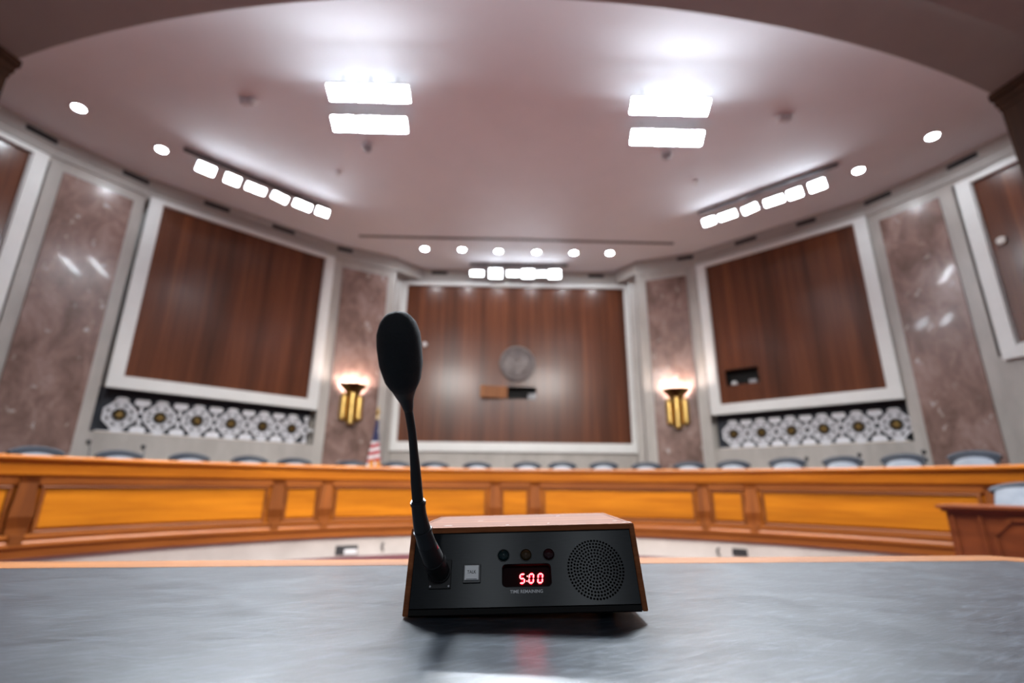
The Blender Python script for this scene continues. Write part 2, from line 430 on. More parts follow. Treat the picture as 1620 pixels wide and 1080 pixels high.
SIDE = {'LL': 'left', 'PLF': 'left', 'L': 'left', 'PL': 'left', 'C': 'back', 'PR': 'right', 'R': 'right', 'PRF': 'right', 'RR': 'right'}
walls = {'left': MB(), 'back': MB(), 'right': MB()}
for k in BAY:
    m, L = bay(k); W_ = walls[SIDE[k]]
    W_.box((-0.25, 0.36, 0), (L + 0.25, 0.6, ZC), m)              # back-up wall behind the cavities
    if k in ('PLF', 'PL', 'PR', 'PRF'): W_.box((0, 0, 0), (L, 0.355, ZC), m)
    elif k == 'C':
        W_.box((0, 0, 0), (L, 0.355, 1.66), m); W_.box((0, 0, 5.76), (L, 0.355, ZC), m)
    elif k in ('L', 'R'):
        W_.box((0, 0, 0), (L, 0.355, 1.66), m); W_.box((0, 0, 5.76), (L, 0.355, ZC), m)
    elif k == 'LL':
        W_.box((0, 0, 0), (L, 0.355, 2.80), m); W_.box((0, 0, 5.72), (L, 0.355, ZC), m)
    else:
        W_.box((0, 0, 0), (L, 0.355, 2.80), m); W_.box((0, 0, 5.72), (L, 0.355, ZC), m)
# returns either side of the recessed centre bay
walls['back'].prism([(-2.78,10.88),(-2.90,11.47),(-3.3,11.6),(-3.4,10.6)], 0, ZC)
walls['back'].prism([(2.98,10.98),(3.5,10.75),(3.5,11.7),(3.08,11.62)], 0, ZC)
struct('wall_left', walls['left'], stone); struct('wall_back', walls['back'], stone); struct('wall_right', walls['right'], stone)
# dropped corner fillets above the returns
b = MB(); b.prism([(-2.80,10.87),(-2.27,11.47),(-2.92,11.47)][::-1], 5.84, ZC); struct('trim_1', b, cornice_m)
b = MB(); b.prism([(2.98,10.97),(3.07,11.60),(2.60,11.58)], 5.84, ZC); struct('trim_2', b, cornice_m)
n_trim = 3
for k in BAY:                                                       # cornice band on each bay
    m, L = bay(k); b = MB()
    b.box((-0.005, -0.03, 5.80), (L + 0.005, 0.02, ZC), m)
    b.box((-0.02, -0.055, 5.955), (L + 0.02, 0.0, 5.985), m)
    struct('trim_%d' % n_trim, b, cornice_m); n_trim += 1

# marble pilasters: polished pink field inside a stone border
PIL = {'PLF': 0.17, 'PL': 0.20, 'PR': 0.22, 'PRF': 0.19}
PILN = {'PLF': 'pink marble slab on the far-left wall, left of the left wood panel',
        'PL': 'pink marble slab behind the left brass sconce',
        'PR': 'pink marble slab behind the right brass sconce',
        'PRF': 'pink marble slab on the right wall, beyond the wood panel with the dark hatch'}
for k, e in PIL.items():
    m, L = bay(k)
    b = MB(); b.box((e, -0.022, 0.1), (L - e, 0.0, 5.62), m, 0.006)
    tag(b.build('marble_slab', marble), PILN[k], 'marble slab', 'marble wall slabs')

# framed wood panels
def wall_panel(k, u0, u1, z0, z1, label, fw=0.19, hole=None):
    """u0..u1, z0..z1 = visible wood; frame outside it"""
    m, L = bay(k)
    t = thing('wall_panel', label, 'wall panel', mat=m)
    f = MB(); d0 = -0.075
    ft, fb = 0.08, 0.19
    f.box((u0-fw, d0, z0-fb), (u0, 0.03, z1+ft)); f.box((u1, d0, z0-fb), (u1+fw, 0.03, z1+ft))
    f.box((u0, d0, z1), (u1, 0.03, z1+ft)); f.box((u0, d0, z0-fb), (u1, 0.03, z0))
    # stepped inner lip
    f.box((u0, -0.035, z0), (u0+0.018, 0.03, z1)); f.box((u1-0.018, -0.035, z0), (u1, 0.03, z1)); f.box((u0, -0.035, z0), (u1, 0.03, z0+0.018))
    f.build('frame', frame_m, t)
    w_ = MB()
    if hole is None: w_.box((u0, -0.01, z0), (u1, 0.03, z1))
    else:
        a, c, e, g = hole
        for lo, hi in (((u0, z0), (a, z1)), ((c, z0), (u1, z1)), ((a, z0), (c, e)), ((a, g), (c, z1))):
            w_.box((lo[0], -0.01, lo[1]), (hi[0], 0.03, hi[1]))
    w_.build('wood_field', wall_wood, t)
    if hole:
        h = MB(); a, c, e, g = hole
        h.box((a-0.02, 0.25, e-0.02), (c+0.02, 0.27, g+0.02)); h.box((a-0.02, 0.03, e-0.02), (a, 0.26, g+0.02)); h.box((c, 0.03, e-0.02), (c+0.02, 0.26, g+0.02))
        h.box((a-0.02, 0.03, e-0.02), (c+0.02, 0.26, e)); h.box((a-0.02, 0.03, g), (c+0.02, 0.26, g+0.02))
        h.build('camera_hatch', dark_void, t)['label'] = 'dark camera opening'
    return t, m
wall_panel('LL', 0.25, 2.56, 3.0, 5.68, 'dark wood wall panel in white frame cut off by the left photo edge')
wall_panel('L', 0.25, 3.30, 2.55, 5.71, 'dark wood wall panel in white frame above the left lattice grille')
tC, mC = wall_panel('C', 0.26, 5.73, 1.825, 5.70, 'wide dark wood wall panel in white frame behind the round seal', hole=(2.80, 3.485, 2.86, 3.155))
tR, mR = wall_panel('R', 0.235, 3.10, 2.55, 5.71, 'dark wood wall panel with dark hatch above the right lattice grille', hole=(0.40, 1.06, 2.945, 3.28))
wall_panel('RR', 0.26, 2.5, 2.93, 5.62, 'dark wood wall panel in white frame cut off by the right photo edge')
# hatch door swung open on the centre panel
hd = MB(); hm = Matrix.Translation((2.80, -0.012, 0)) @ Matrix.Rotation(radians(17), 4, 'Z')
hd.box((-0.67, -0.022, 2.868), (0.0, 0.0, 3.15), hm, 0.004); hd.build('hatch_door', hatch_wood, tC)
cb = MB(); cb.box((3.30, 0.0, 2.865), (3.48, 0.16, 2.995), None, 0.01); cb.lathe([(0.05, -0.07), (0.05, 0.0)], 16, Matrix.Translation((3.34, 0.0, 2.93)) @ Matrix.Rotation(pi/2, 4, 'X'))
o = cb.build('robotic_camera', grey_metal); o.matrix_world = mC; tag(o, 'small pale grey camera sitting in the centre wall hatch', 'camera')
cb = MB(); cb.lathe([(0.055, 2.95), (0.06, 2.98), (0.035, 3.02), (0.0, 3.025)], 16, Matrix.Translation((0.57, 0.0, 0)))
o = cb.build('robotic_camera', white_metal, None, True); o.matrix_world = mR; tag(o, 'small white dome camera in the hatch of the right wood panel', 'camera')
cb = MB(); cb.box((0.84, 0.06, 2.946), (0.98, 0.2, 3.04), None, 0.01); o = cb.build('control_box', grey_metal); o.matrix_world = mR; tag(o, 'small grey box in the hatch beside the white dome camera', 'box')
sb = MB(); sb.lathe([(0.06, -0.05), (0.055, -0.06), (0.0, -0.062)], 16, Matrix.Rotation(pi/2, 4, 'X') @ Matrix.Scale(-1, 4, (0,0,1))); sb.box((-0.05, -0.05, -0.05), (0.05, -0.01, 0.05), None, 0.008)
mRR, _ = bay('RR'); o = sb.build('sensor', sensor_m); o.matrix_world = mRR @ Matrix.Translation((0.42, 0, 4.52)); tag(o, 'small white sensor box on the far-right wood panel', 'sensor')

sb = MB(); sb.lathe([(0.062, 0.0), (0.062, 0.03), (0.045, 0.055), (0.0, 0.062)], 20, Matrix.Rotation(pi/2, 4, 'X'), cap=False)
o = sb.build('sensor', white_metal, None, True); o.matrix_world = mC @ Matrix.Translation((0.783, -0.011, 4.164)); tag(o, 'small white round dot on the centre wood panel beside the microphone head', 'sensor')  # unidentified pale dot, built as a small white knob

# lattice grilles under the side panels
def grille(k, u0, u1, z0, z1, ros, label):
    m, L = bay(k)
    t = thing('lattice_grille', label, 'grille', mat=m, group='lattice wall grilles')
    bk = MB(); bk.box((u0-0.04, 0.27, z0), (u1+0.04, 0.29, z1+0.05)); bk.build('backing', grille_back, t)
    fr = MB()
    fr.box((u0, 0.15, z0), (u1, 0.19, z0+0.02)); pass
    fr.build('frame', brass, t)['label'] = 'brass frame'
    zm = 1.958; la = MB(); sp = ros[1] - ros[0]
    def P(u, z): return Matrix.Translation((u, 0.165, z)) @ Matrix.Rotation(pi/2, 4, 'X')
    for i, u in enumerate(ros):
        la.ring(0.235, 0.192, -0.02, 0.02, 8, P(u, zm), pi/8, pi/8 + 2*pi)
        la.ring(0.150, 0.115, -0.02, 0.02, 16, P(u, zm))
        for j in range(8):
            a = j*pi/4
            q = P(u, zm) @ Matrix.Rotation(a, 4, 'Z')
            la.prism([(0.10, -0.022), (0.16, -0.036), (0.215, 0.0), (0.16, 0.036), (0.10, 0.022)], -0.02, 0.02, q)
        for sz in (1, -1):                                         # filled lozenges above and below
            la.prism([(-0.10, 0.25), (-0.05, 0.285), (0.05, 0.285), (0.10, 0.25), (0.05, 0.225), (-0.05, 0.225)], -0.02, 0.02, P(u, zm) @ Matrix.Scale(sz, 4, (0,1,0)))
    us = [ros[0]-sp/2] + [(ros[i]+ros[i+1])/2 for i in range(len(ros)-1)] + [ros[-1]+sp/2]
    for u in us:
        if u < u0 + 0.12 or u > u1 - 0.12: 
            pass
        if u0 + 0.05 < u < u1 - 0.05:
            la.ring(0.075, 0.045, -0.02, 0.02, 8, P(u, zm))
            for j in range(4):
                q = P(u, zm) @ Matrix.Rotation(j*pi/2, 4, 'Z')
                la.prism([(0.07, -0.018), (0.12, -0.028), (0.165, 0), (0.12, 0.028), (0.07, 0.018)], -0.02, 0.02, q)
            for sz in (1, -1):
                w2 = min(0.115, u - u0 - 0.03, u1 - u - 0.03)
                la.prism([(-w2, 0.205), (-w2*0.8, 0.275), (w2*0.8, 0.275), (w2, 0.205), (w2*0.5, 0.165), (-w2*0.5, 0.165)], -0.02, 0.02, P(u, zm) @ Matrix.Scale(sz, 4, (0,1,0)))
    la.box((u0+0.02, 0.15, z0+0.018), (u1-0.02, 0.185, z0+0.035))
    la.build('lattice', lattice_m, t)
    for u in ros:
        r = MB()
        for j in range(4):
            r.prism([(0.0, -0.02), (0.045, -0.032), (0.07, 0), (0.045, 0.032), (0.0, 0.02)], -0.028, 0.028, P(u, zm) @ Matrix.Rotation(j*pi/2, 4, 'Z'))
        r.lathe([(0.03, 0.02), (0.026, 0.036), (0.0, 0.04)], 12, P(u, zm))
        r.build('rosette', bronze, t)
grille('L', 0.06, 3.46, 1.66, 2.36, [0.34, 0.895, 1.45, 2.005, 2.56, 3.115], 'white lattice grille with brass rosettes below the left wood panel')
grille('R', 0.06, 3.24, 1.66, 2.36, [0.38, 0.922, 1.464, 2.006, 2.548, 3.09], 'white lattice grille with brass rosettes below the right wood panel')

# cornice air slots
VENT = [('LL', 2.40, 2.80, 'at the left photo edge'), ('PLF', 0.88, 1.28, 'above the right edge of the far-left marble slab'),
        ('L', 0.86, 1.30, 'above the left half of the left wood panel'), ('L', 2.11, 2.57, 'above the right half of the left wood panel'),
        ('PL', 0.02, 0.36, 'above the left sconce slab'), ('C', 0.85, 1.25, 'above the left end of the centre wood panel'), ('C', 4.83, 5.23, 'above the right end of the centre wood panel'),
        ('PR', 0.98, 1.34, 'above the right sconce slab'), ('R', 0.94, 1.39, 'above the dark hatch in the right wood panel'), ('R', 2.16, 2.51, 'above the right half of the right wood panel'),
        ('PRF', 0.03, 0.47, 'above the marble slab on the right wall'), ('RR', 0.02, 0.44, 'above the far-right wood panel, next to the dark pier')]
for k, u0, u1, lab in VENT:
    m, L = bay(k); b = MB()
    b.box((u0, -0.034, 6.005), (u1, -0.028, 6.095), m)
    for z in (6.02, 6.045, 6.07): b.box((u0+0.01, -0.040, z), (u1-0.01, -0.03, z+0.008), m)
    tag(b.build('air_slot', vent_m), 'dark air slot in cornice ' + lab, 'air vent', 'cornice air slots')

# dark wood piers flanking the chamber opening
def pier(name, x, y, ang, sgn, label):
    t = thing(name, label, 'pier', (x, y, 0), ang)
    t['kind'] = 'structure'
    s = MB(); s.box((0, -0.5, 0), (sgn*0.9, 0.0, 5.62)); s.build('shaft', pier_wood, t)
    c = MB(); c.box((-sgn*0.012, -0.52, 5.62), (sgn*0.95, 0.012, 5.70)); c.box((-sgn*0.03, -0.55, 5.70), (sgn*0.95, 0.03, 5.80)); c.box((-sgn*0.055, -0.6, 5.80), (sgn*0.95, 0.055, 5.90)); c.build('capital', pier_wood, t)
pier('column_left', -6.17, 4.86, radians(-8), -1, 'dark wood pier with stepped capital at the upper left photo edge')
pier('column_right', 6.33, 5.28, radians(10), 1, 'dark wood pier with stepped capital at the upper right photo edge')

# ------------------------------------------------------------------ seal, sconces, flag
def seal():
    m, L = bay('C')
    t = thing('wall_seal', 'round bronze seal medallion above the open hatch on the centre wood panel', 'seal', mat=m @ Matrix.Translation((3.03, -0.012, 3.712)) @ Matrix.Rotation(pi/2, 4, 'X'))
    d = MB(); d.lathe([(0.40, 0.0), (0.40, 0.03), (0.36, 0.045), (0.0, 0.045)], 48); d.build('disc', seal_m, t, True)
    r = MB(); r.lathe([(0.425, 0.0), (0.43, 0.05), (0.41, 0.068), (0.365, 0.062), (0.355, 0.04)], 48, cap=False); r.build('rim', seal_m, t, True)
    e = MB()
    e.prism([(-0.07, 0.06), (0.07, 0.06), (0.075, -0.06), (0.0, -0.14), (-0.075, -0.06)], 0.04, 0.075)      # shield
    for s in (-1, 1):
        e.prism([(s*0.06, 0.10), (s*0.16, 0.17), (s*0.24, 0.20), (s*0.27, 0.10), (s*0.24, -0.02), (s*0.18, -0.08), (s*0.09, -0.05)], 0.04, 0.062)
        e.tube([(s*0.05, -0.14, 0.05), (s*0.12, -0.18, 0.055), (s*0.22, -0.17, 0.05)], 0.014, 8)
    e.lathe([(0.055, 0.04), (0.045, 0.07), (0.0, 0.08)], 16, Matrix.Translation((0, 0.13, 0)))
    e.prism([(-0.06, -0.15), (0.06, -0.15), (0.09, -0.26), (0.0, -0.24), (-0.09, -0.26)], 0.04, 0.06)
    e.build('relief', seal_m, t)
    for i in range(40):
        pass
seal()
def make_sconce(k, u, label):
    m, L = bay(k)
    t = thing('wall_sconce', label, 'wall sconce', mat=m @ Matrix.Translation((u, -0.024, 0)), group='brass wall sconces')
    p = MB(); p.box((-0.20, -0.03, 2.16), (0.20, 0.0, 2.78), None, 0.008); p.build('back_plate', bronze, t)
    for s, mt in ((-0.165, brass), (0.0, brass), (0.165, brass)):
        z0, z1 = (2.20, 2.70) if s else (2.10, 2.78)
        f = MB(); yy = -0.07 if s else -0.12
        f.lathe([(0.0, z0-0.015), (0.06, z0), (0.078, z0+0.02), (0.078, z1-0.02), (0.06, z1), (0.0, z1+0.01)], 20, Matrix.Translation((s, yy, 0)), cap=False)
        f.build('flute', mt, t, True)
    bw = MB(); bw.lathe([(0.08, 2.70), (0.12, 2.76), (0.17, 2.80), (0.25, 2.88), (0.295, 2.95), (0.275, 2.95), (0.23, 2.89), (0.15, 2.82), (0.05, 2.79)], 32, Matrix.Translation((0, -0.05, 0)), pi, 2*pi, cap=False)
    bw.build('bowl', bronze, t, True)
    for s in (-0.14, 0.0, 0.14):
        la = MB(); la.lathe([(0.012, 2.85), (0.028, 2.87), (0.030, 2.94), (0.018, 2.965), (0.0, 2.97)], 12, Matrix.Translation((s, -0.14, 0)))
        la.build('lamp', sconce_lamp, t)
    return t
make_sconce('PL', 0.66, 'brass torch sconce with lit bowl on the marble left of the centre panel')
make_sconce('PR', 0.70, 'brass torch sconce with lit bowl on the marble right of the centre panel')

def flag():
    t = thing('flag', 'furled striped flag with gold finial on a pole below the left sconce', 'flag', (-2.80, 10.35, 0))
    p = MB(); p.tube([(0, 0, 0.03), (0, 0, 2.30)], 0.014, 10); p.lathe([(0.16, 0.0), (0.16, 0.03), (0.05, 0.06), (0.02, 0.1)], 20); p.build('pole', brass, t)
    f = MB(); f.lathe([(0.0, 2.30), (0.03, 2.31), (0.045, 2.36), (0.02, 2.41), (0.008, 2.46), (0.0, 2.50)], 12, cap=False); f.build('finial', brass, t, True)
    c = MB(); uvl = c.bm.loops.layers.uv.new('UVMap')
    n, mz = 40, 24; R = []
    for j in range(mz+1):
        s = j/mz; z = 1.02 + (2.20-1.02)*s; r = 0.135*(1-s)**1.35 + 0.026
        R.append([c.bm.verts.new(((r*(1+0.28*sin(5*a+3*s)))*cos(a) - 0.02*(1-s), (r*(1+0.28*sin(5*a+3*s)))*sin(a)*0.8, z)) for a in [2*pi*i/n for i in range(n)]])
    for j in range(mz):
        for i in range(n):
            fc = c.bm.faces.new((R[j][i], R[j][(i+1)%n], R[j+1][(i+1)%n], R[j+1][i]))
            for lp, uv in zip(fc.loops, ((i/n, j/mz), ((i+1)/n, j/mz), ((i+1)/n, (j+1)/mz), (i/n, (j+1)/mz))): lp[uvl].uv = uv
    c.build('cloth', flag_m, t, True)
    g = MB()
    g.lathe([(0.165, 1.17), (0.185, 1.24), (0.17, 1.36), (0.15, 1.365), (0.165, 1.24), (0.15, 1.17)], 24, Matrix.Scale(0.72, 4, (1,0,0)) @ Matrix.Scale(0.62, 4, (0,1,0)), cap=False)
    g.build('gold_fringe', fringe_m, t, True)
flag()

# ------------------------------------------------------------------ ceiling fixtures
def aimed(loc, target):
    """matrix whose -Z points at target"""
    d = (Vector(target) - Vector(loc)).normalized()
    q = d.to_track_quat('-Z', 'Y')
    return Matrix.Translation(loc) @ q.to_matrix().to_4x4()
def beam(parent, w_, h_, watts, spread):
    ld = bpy.data.lights.new('beam', 'AREA'); ld.shape = 'RECTANGLE'; ld.size = w_; ld.size_y = h_
    ld.energy = watts; ld.spread = radians(spread); ld.color = COOL
    lo = bpy.data.objects.new('beam', ld); COL.objects.link(lo); lo.parent = parent; lo.location = (0, 0, -0.022)
def led_panel_light(loc, target, label, group, w=0.32, h=0.20):
    t = thing('panel_light', label, 'panel light', group=group, mat=aimed(loc, target))
    b = MB(); b.box((-w/2-0.012, -h/2-0.012, -0.012), (w/2+0.012, h/2+0.012, 0.05), None, 0.006); b.build('housing', white_metal, t)
    b = MB(); b.box((-w/2, -h/2, -0.016), (w/2, h/2, -0.010)); b.build('lens', led_panel, t); beam(t, w, h, 25, 110)
    b = MB(); b.tube([t.matrix_world.inverted() @ Vector((loc[0], loc[1], loc[2]+0.03)), t.matrix_world.inverted() @ Vector((loc[0], loc[1], ZC))], 0.012, 8); b.build('drop_rod', white_metal, t)
pos = ['far left', 'middle', 'far right']
for nm, rows in (('left', ((-1.93, 5.36), (-2.08, 5.95))), ('right', ((2.13, 5.55), (2.28, 6.18)))):
    for r, (cx, cy) in enumerate(rows):
        for i in range(3):
            x = cx + (i-1)*0.365
            led_panel_light((x, cy + 0.01*(i-1), 5.90), (x, 2.7, 0.7), 'glaring panel light in the %s ceiling cluster, %s row, %s' % (nm, ('near', 'rear')[r], ('left', 'middle', 'right')[i]), 'ceiling panel lights, %s cluster' % nm)

def track(name, A, Bp, lamps, target, label, lab2, group):
    t = thing('track_rail', label, 'track rail')
    A = Vector(A); Bp = Vector(Bp); d = (Bp - A).normalized(); nrm = Vector((-d.y, d.x, 0))
    b = MB(); m = Matrix(((d.x, nrm.x, 0, A.x), (d.y, nrm.y, 0, A.y), (0, 0, 1, 0), (0, 0, 0, 1)))
    b.box((0, -0.035, ZC-0.06), ((Bp-A).length, 0.035, ZC-0.02), m, 0.004)
    b.build('rail', slot_grey, t)
    for s in (0.15, 0.5, 0.85):
        c = MB(); c.box(((Bp-A).length*s-0.04, -0.02, ZC-0.03), ((Bp-A).length*s+0.04, 0.02, ZC), m); c.build('bracket', grey_metal, t)
    for i, (p, w, h, tg) in enumerate(lamps):
        mt = aimed(p, tg)
        if w/h > 2.3:
            dz = Vector(p) - Vector(tg); dz = (dz - d*dz.dot(d)).normalized(); dy = dz.cross(d)
            mt = Matrix(((d.x, dy.x, dz.x, p[0]), (d.y, dy.y, dz.y, p[1]), (d.z, dy.z, dz.z, p[2]), (0, 0, 0, 1)))
        l = thing('track_light', lab2 % ORD[i], 'track light', group=group, mat=mt)
        b = MB(); b.box((-w/2-0.01, -h/2-0.01, -0.008), (w/2+0.01, h/2+0.01, 0.055), None, 0.006); b.build('housing', white_metal, l)
        b = MB(); b.box((-w/2, -h/2, -0.012), (w/2, h/2, -0.006)); b.build('lens', row_lens if name == 'C' else track_lens, l); beam(l, w, h, 6 if name == 'C' else 4.5, 82 if name == 'C' else 105)
        iv = l.matrix_world.inverted()
        b = MB(); b.tube([iv @ Vector((p[0], p[1], p[2]+0.03)), iv @ Vector((p[0], p[1], ZC-0.062))], 0.010, 8); b.build('yoke', white_metal, l)
ORD = ['first', 'second', 'third', 'fourth', 'fifth', 'sixth', 'seventh', 'eighth', 'ninth', 'tenth']
cen = (0.0, 3.5, 1.0)
track('L', (-5.38, 6.83, 0), (-3.66, 8.62, 0),
      [((-5.15,7.11,5.95), .26, .15, (-1, 3.5, 1)), ((-4.87,7.41,5.95), .22, .15, (-1, 3.5, 1)), ((-4.60,7.68,5.95), .31, .12, (-0.5, 5.0, 1)), ((-4.29,7.95,5.95), .27, .12, (0, 5.0, 1)), ((-3.98,8.21,5.95), .31, .12, (0, 5.0, 1)), ((-3.69,8.44,5.95), .22, .13, (1, 3.5, 1))],
      cen, 'grey track rail on the ceiling before the left wood panel', 'bright head on the left track rail, %s from the left', 'left track lights')
track('R', (3.69, 8.67, 0), (5.45, 7.08, 0),
      [((3.88,8.67,5.95), .22, .13, (-1, 3.5, 1)), ((4.15,8.44,5.95), .31, .12, (0, 5, 1)), ((4.47,8.19,5.95), .27, .12, (0, 5, 1)), ((4.78,7.92,5.95), .31, .12, (0.5, 5, 1)), ((5.03,7.68,5.95), .22, .15, (1, 3.5, 1)), ((5.28,7.43,5.95), .24, .16, (1, 3.5, 1))],
      cen, 'grey track rail on the ceiling before the right wood panel', 'bright head on the right track rail, %s from the left', 'right track lights')
track('C', (-1.05, 11.10, 0), (1.35, 11.14, 0),
      [((-0.88,11.21,5.93), .30, .12, (0, 2.6, 0.8)), ((-0.42,11.21,5.93), .30, .22, (0, 1.6, 0.8)), ((0.02,11.21,5.93), .30, .12, (0, 2.6, 0.8)), ((0.38,11.21,5.93), .28, .20, (0, 1.6, 0.8)), ((0.72,11.21,5.93), .24, .12, (0, 2.6, 0.8)), ((1.04,11.22,5.93), .28, .20, (0, 1.6, 0.8))],
      cen, 'grey track rail on the ceiling above the centre wood panel', 'bright head in the row above the centre panel, %s from the left', 'centre track lights')

DL = [(-6.368,5.967,'round downlight at the left photo edge, outermost on the left'), (-5.786,6.892,'round downlight left of the left track rail'),
      (6.492,6.414,'round downlight near the dark pier at the right photo edge'), (5.935,7.283,'round downlight right of the right track rail')] + \
     [(x, y, 'round downlight in the row before the centre panel, %s from the left' % ORD[i]) for i, (x, y) in enumerate([(-2.043,10.36),(-1.179,10.38),(-0.329,10.45),(0.559,10.47),(1.437,10.50),(2.28,10.49)])]
for x, y, lab in DL:
    t = thing('downlight', lab, 'downlight', (x, y, ZC), group='ceiling downlights')
    b = MB(); b.ring(0.105, 0.078, -0.014, 0.0, 28); b.build('trim_ring', white_metal, t, True)
    b = MB(); b.lathe([(0.079, -0.002), (0.075, -0.006), (0.0, -0.006)], 24, cap=False); b.build('lens', down_lens, t)
for x, y, lab in ((-3.79, 5.78, 'unlit twin eyeball spotlight on the ceiling at left, near the bright cluster'), (3.97, 6.02, 'unlit twin eyeball spotlight on the ceiling at right, near the bright cluster')):
    t = thing('eyeball_spotlight', lab, 'spotlight', (x, y, ZC))
    b = MB(); b.box((-0.125, -0.065, -0.016), (0.125, 0.065, 0.0), None, 0.004); b.build('plate', white_metal, t)
    for s in (-1, 1):
        b = MB(); b.lathe([(0.055, -0.01), (0.062, -0.04), (0.052, -0.08), (0.034, -0.095), (0.03, -0.08)], 20, Matrix.Translation((s*0.065, 0, 0)) @ Matrix.Rotation(s*0.3, 4, 'Y')); b.build('eyeball', white_metal, t, True)
for x, y, lab in ((-2.354, 6.737, 'white dome camera on the ceiling behind the left bright cluster'), (2.50, 6.86, 'white dome camera on the ceiling behind the right bright cluster')):
    t = thing('dome_camera', lab, 'dome camera', (x, y, ZC))
    b = MB(); b.lathe([(0.085, 0.0), (0.085, -0.05), (0.08, -0.055)], 24); b.build('base_ring', white_metal, t, True)
    b = MB(); b.lathe([(0.078, -0.055), (0.07, -0.09), (0.045, -0.12), (0.0, -0.13)], 24, cap=False); b.build('dome', grey_metal, t, True)
for x, y, lab in ((-3.08, 7.47, 'small sprinkler head on the ceiling at left, beyond the dome camera'), (3.27, 7.65, 'small sprinkler head on the ceiling at right, beyond the dome camera')):
    b = MB(); b.lathe([(0.05, 0.0), (0.05, -0.012), (0.02, -0.02), (0.015, -0.07), (0.035, -0.075), (0.035, -0.08)], 16); o = b.build('sprinkler', white_metal, None, True, (x, y, ZC)); tag(o, lab, 'sprinkler')
b = MB(); A = Vector((-3.40, 9.78, 0)); Bp = Vector((3.62, 10.0, 0)); d = (Bp-A).normalized()
m = Matrix(((d.x, -d.y, 0, A.x), (d.y, d.x, 0, A.y), (0, 0, 1, 0), (0, 0, 0, 1)))
b.box((0, -0.045, ZC-0.006), ((Bp-A).length, 0.045, ZC-0.0005), m); 
for s in (-0.035, -0.012, 0.011): b.box((0.01, s, ZC-0.010), ((Bp-A).length-0.01, s+0.01, ZC-0.005), m)
tag(b.build('slot_diffuser', slot_grey), 'long thin grey air slot across the ceiling before the downlight row', 'air vent')

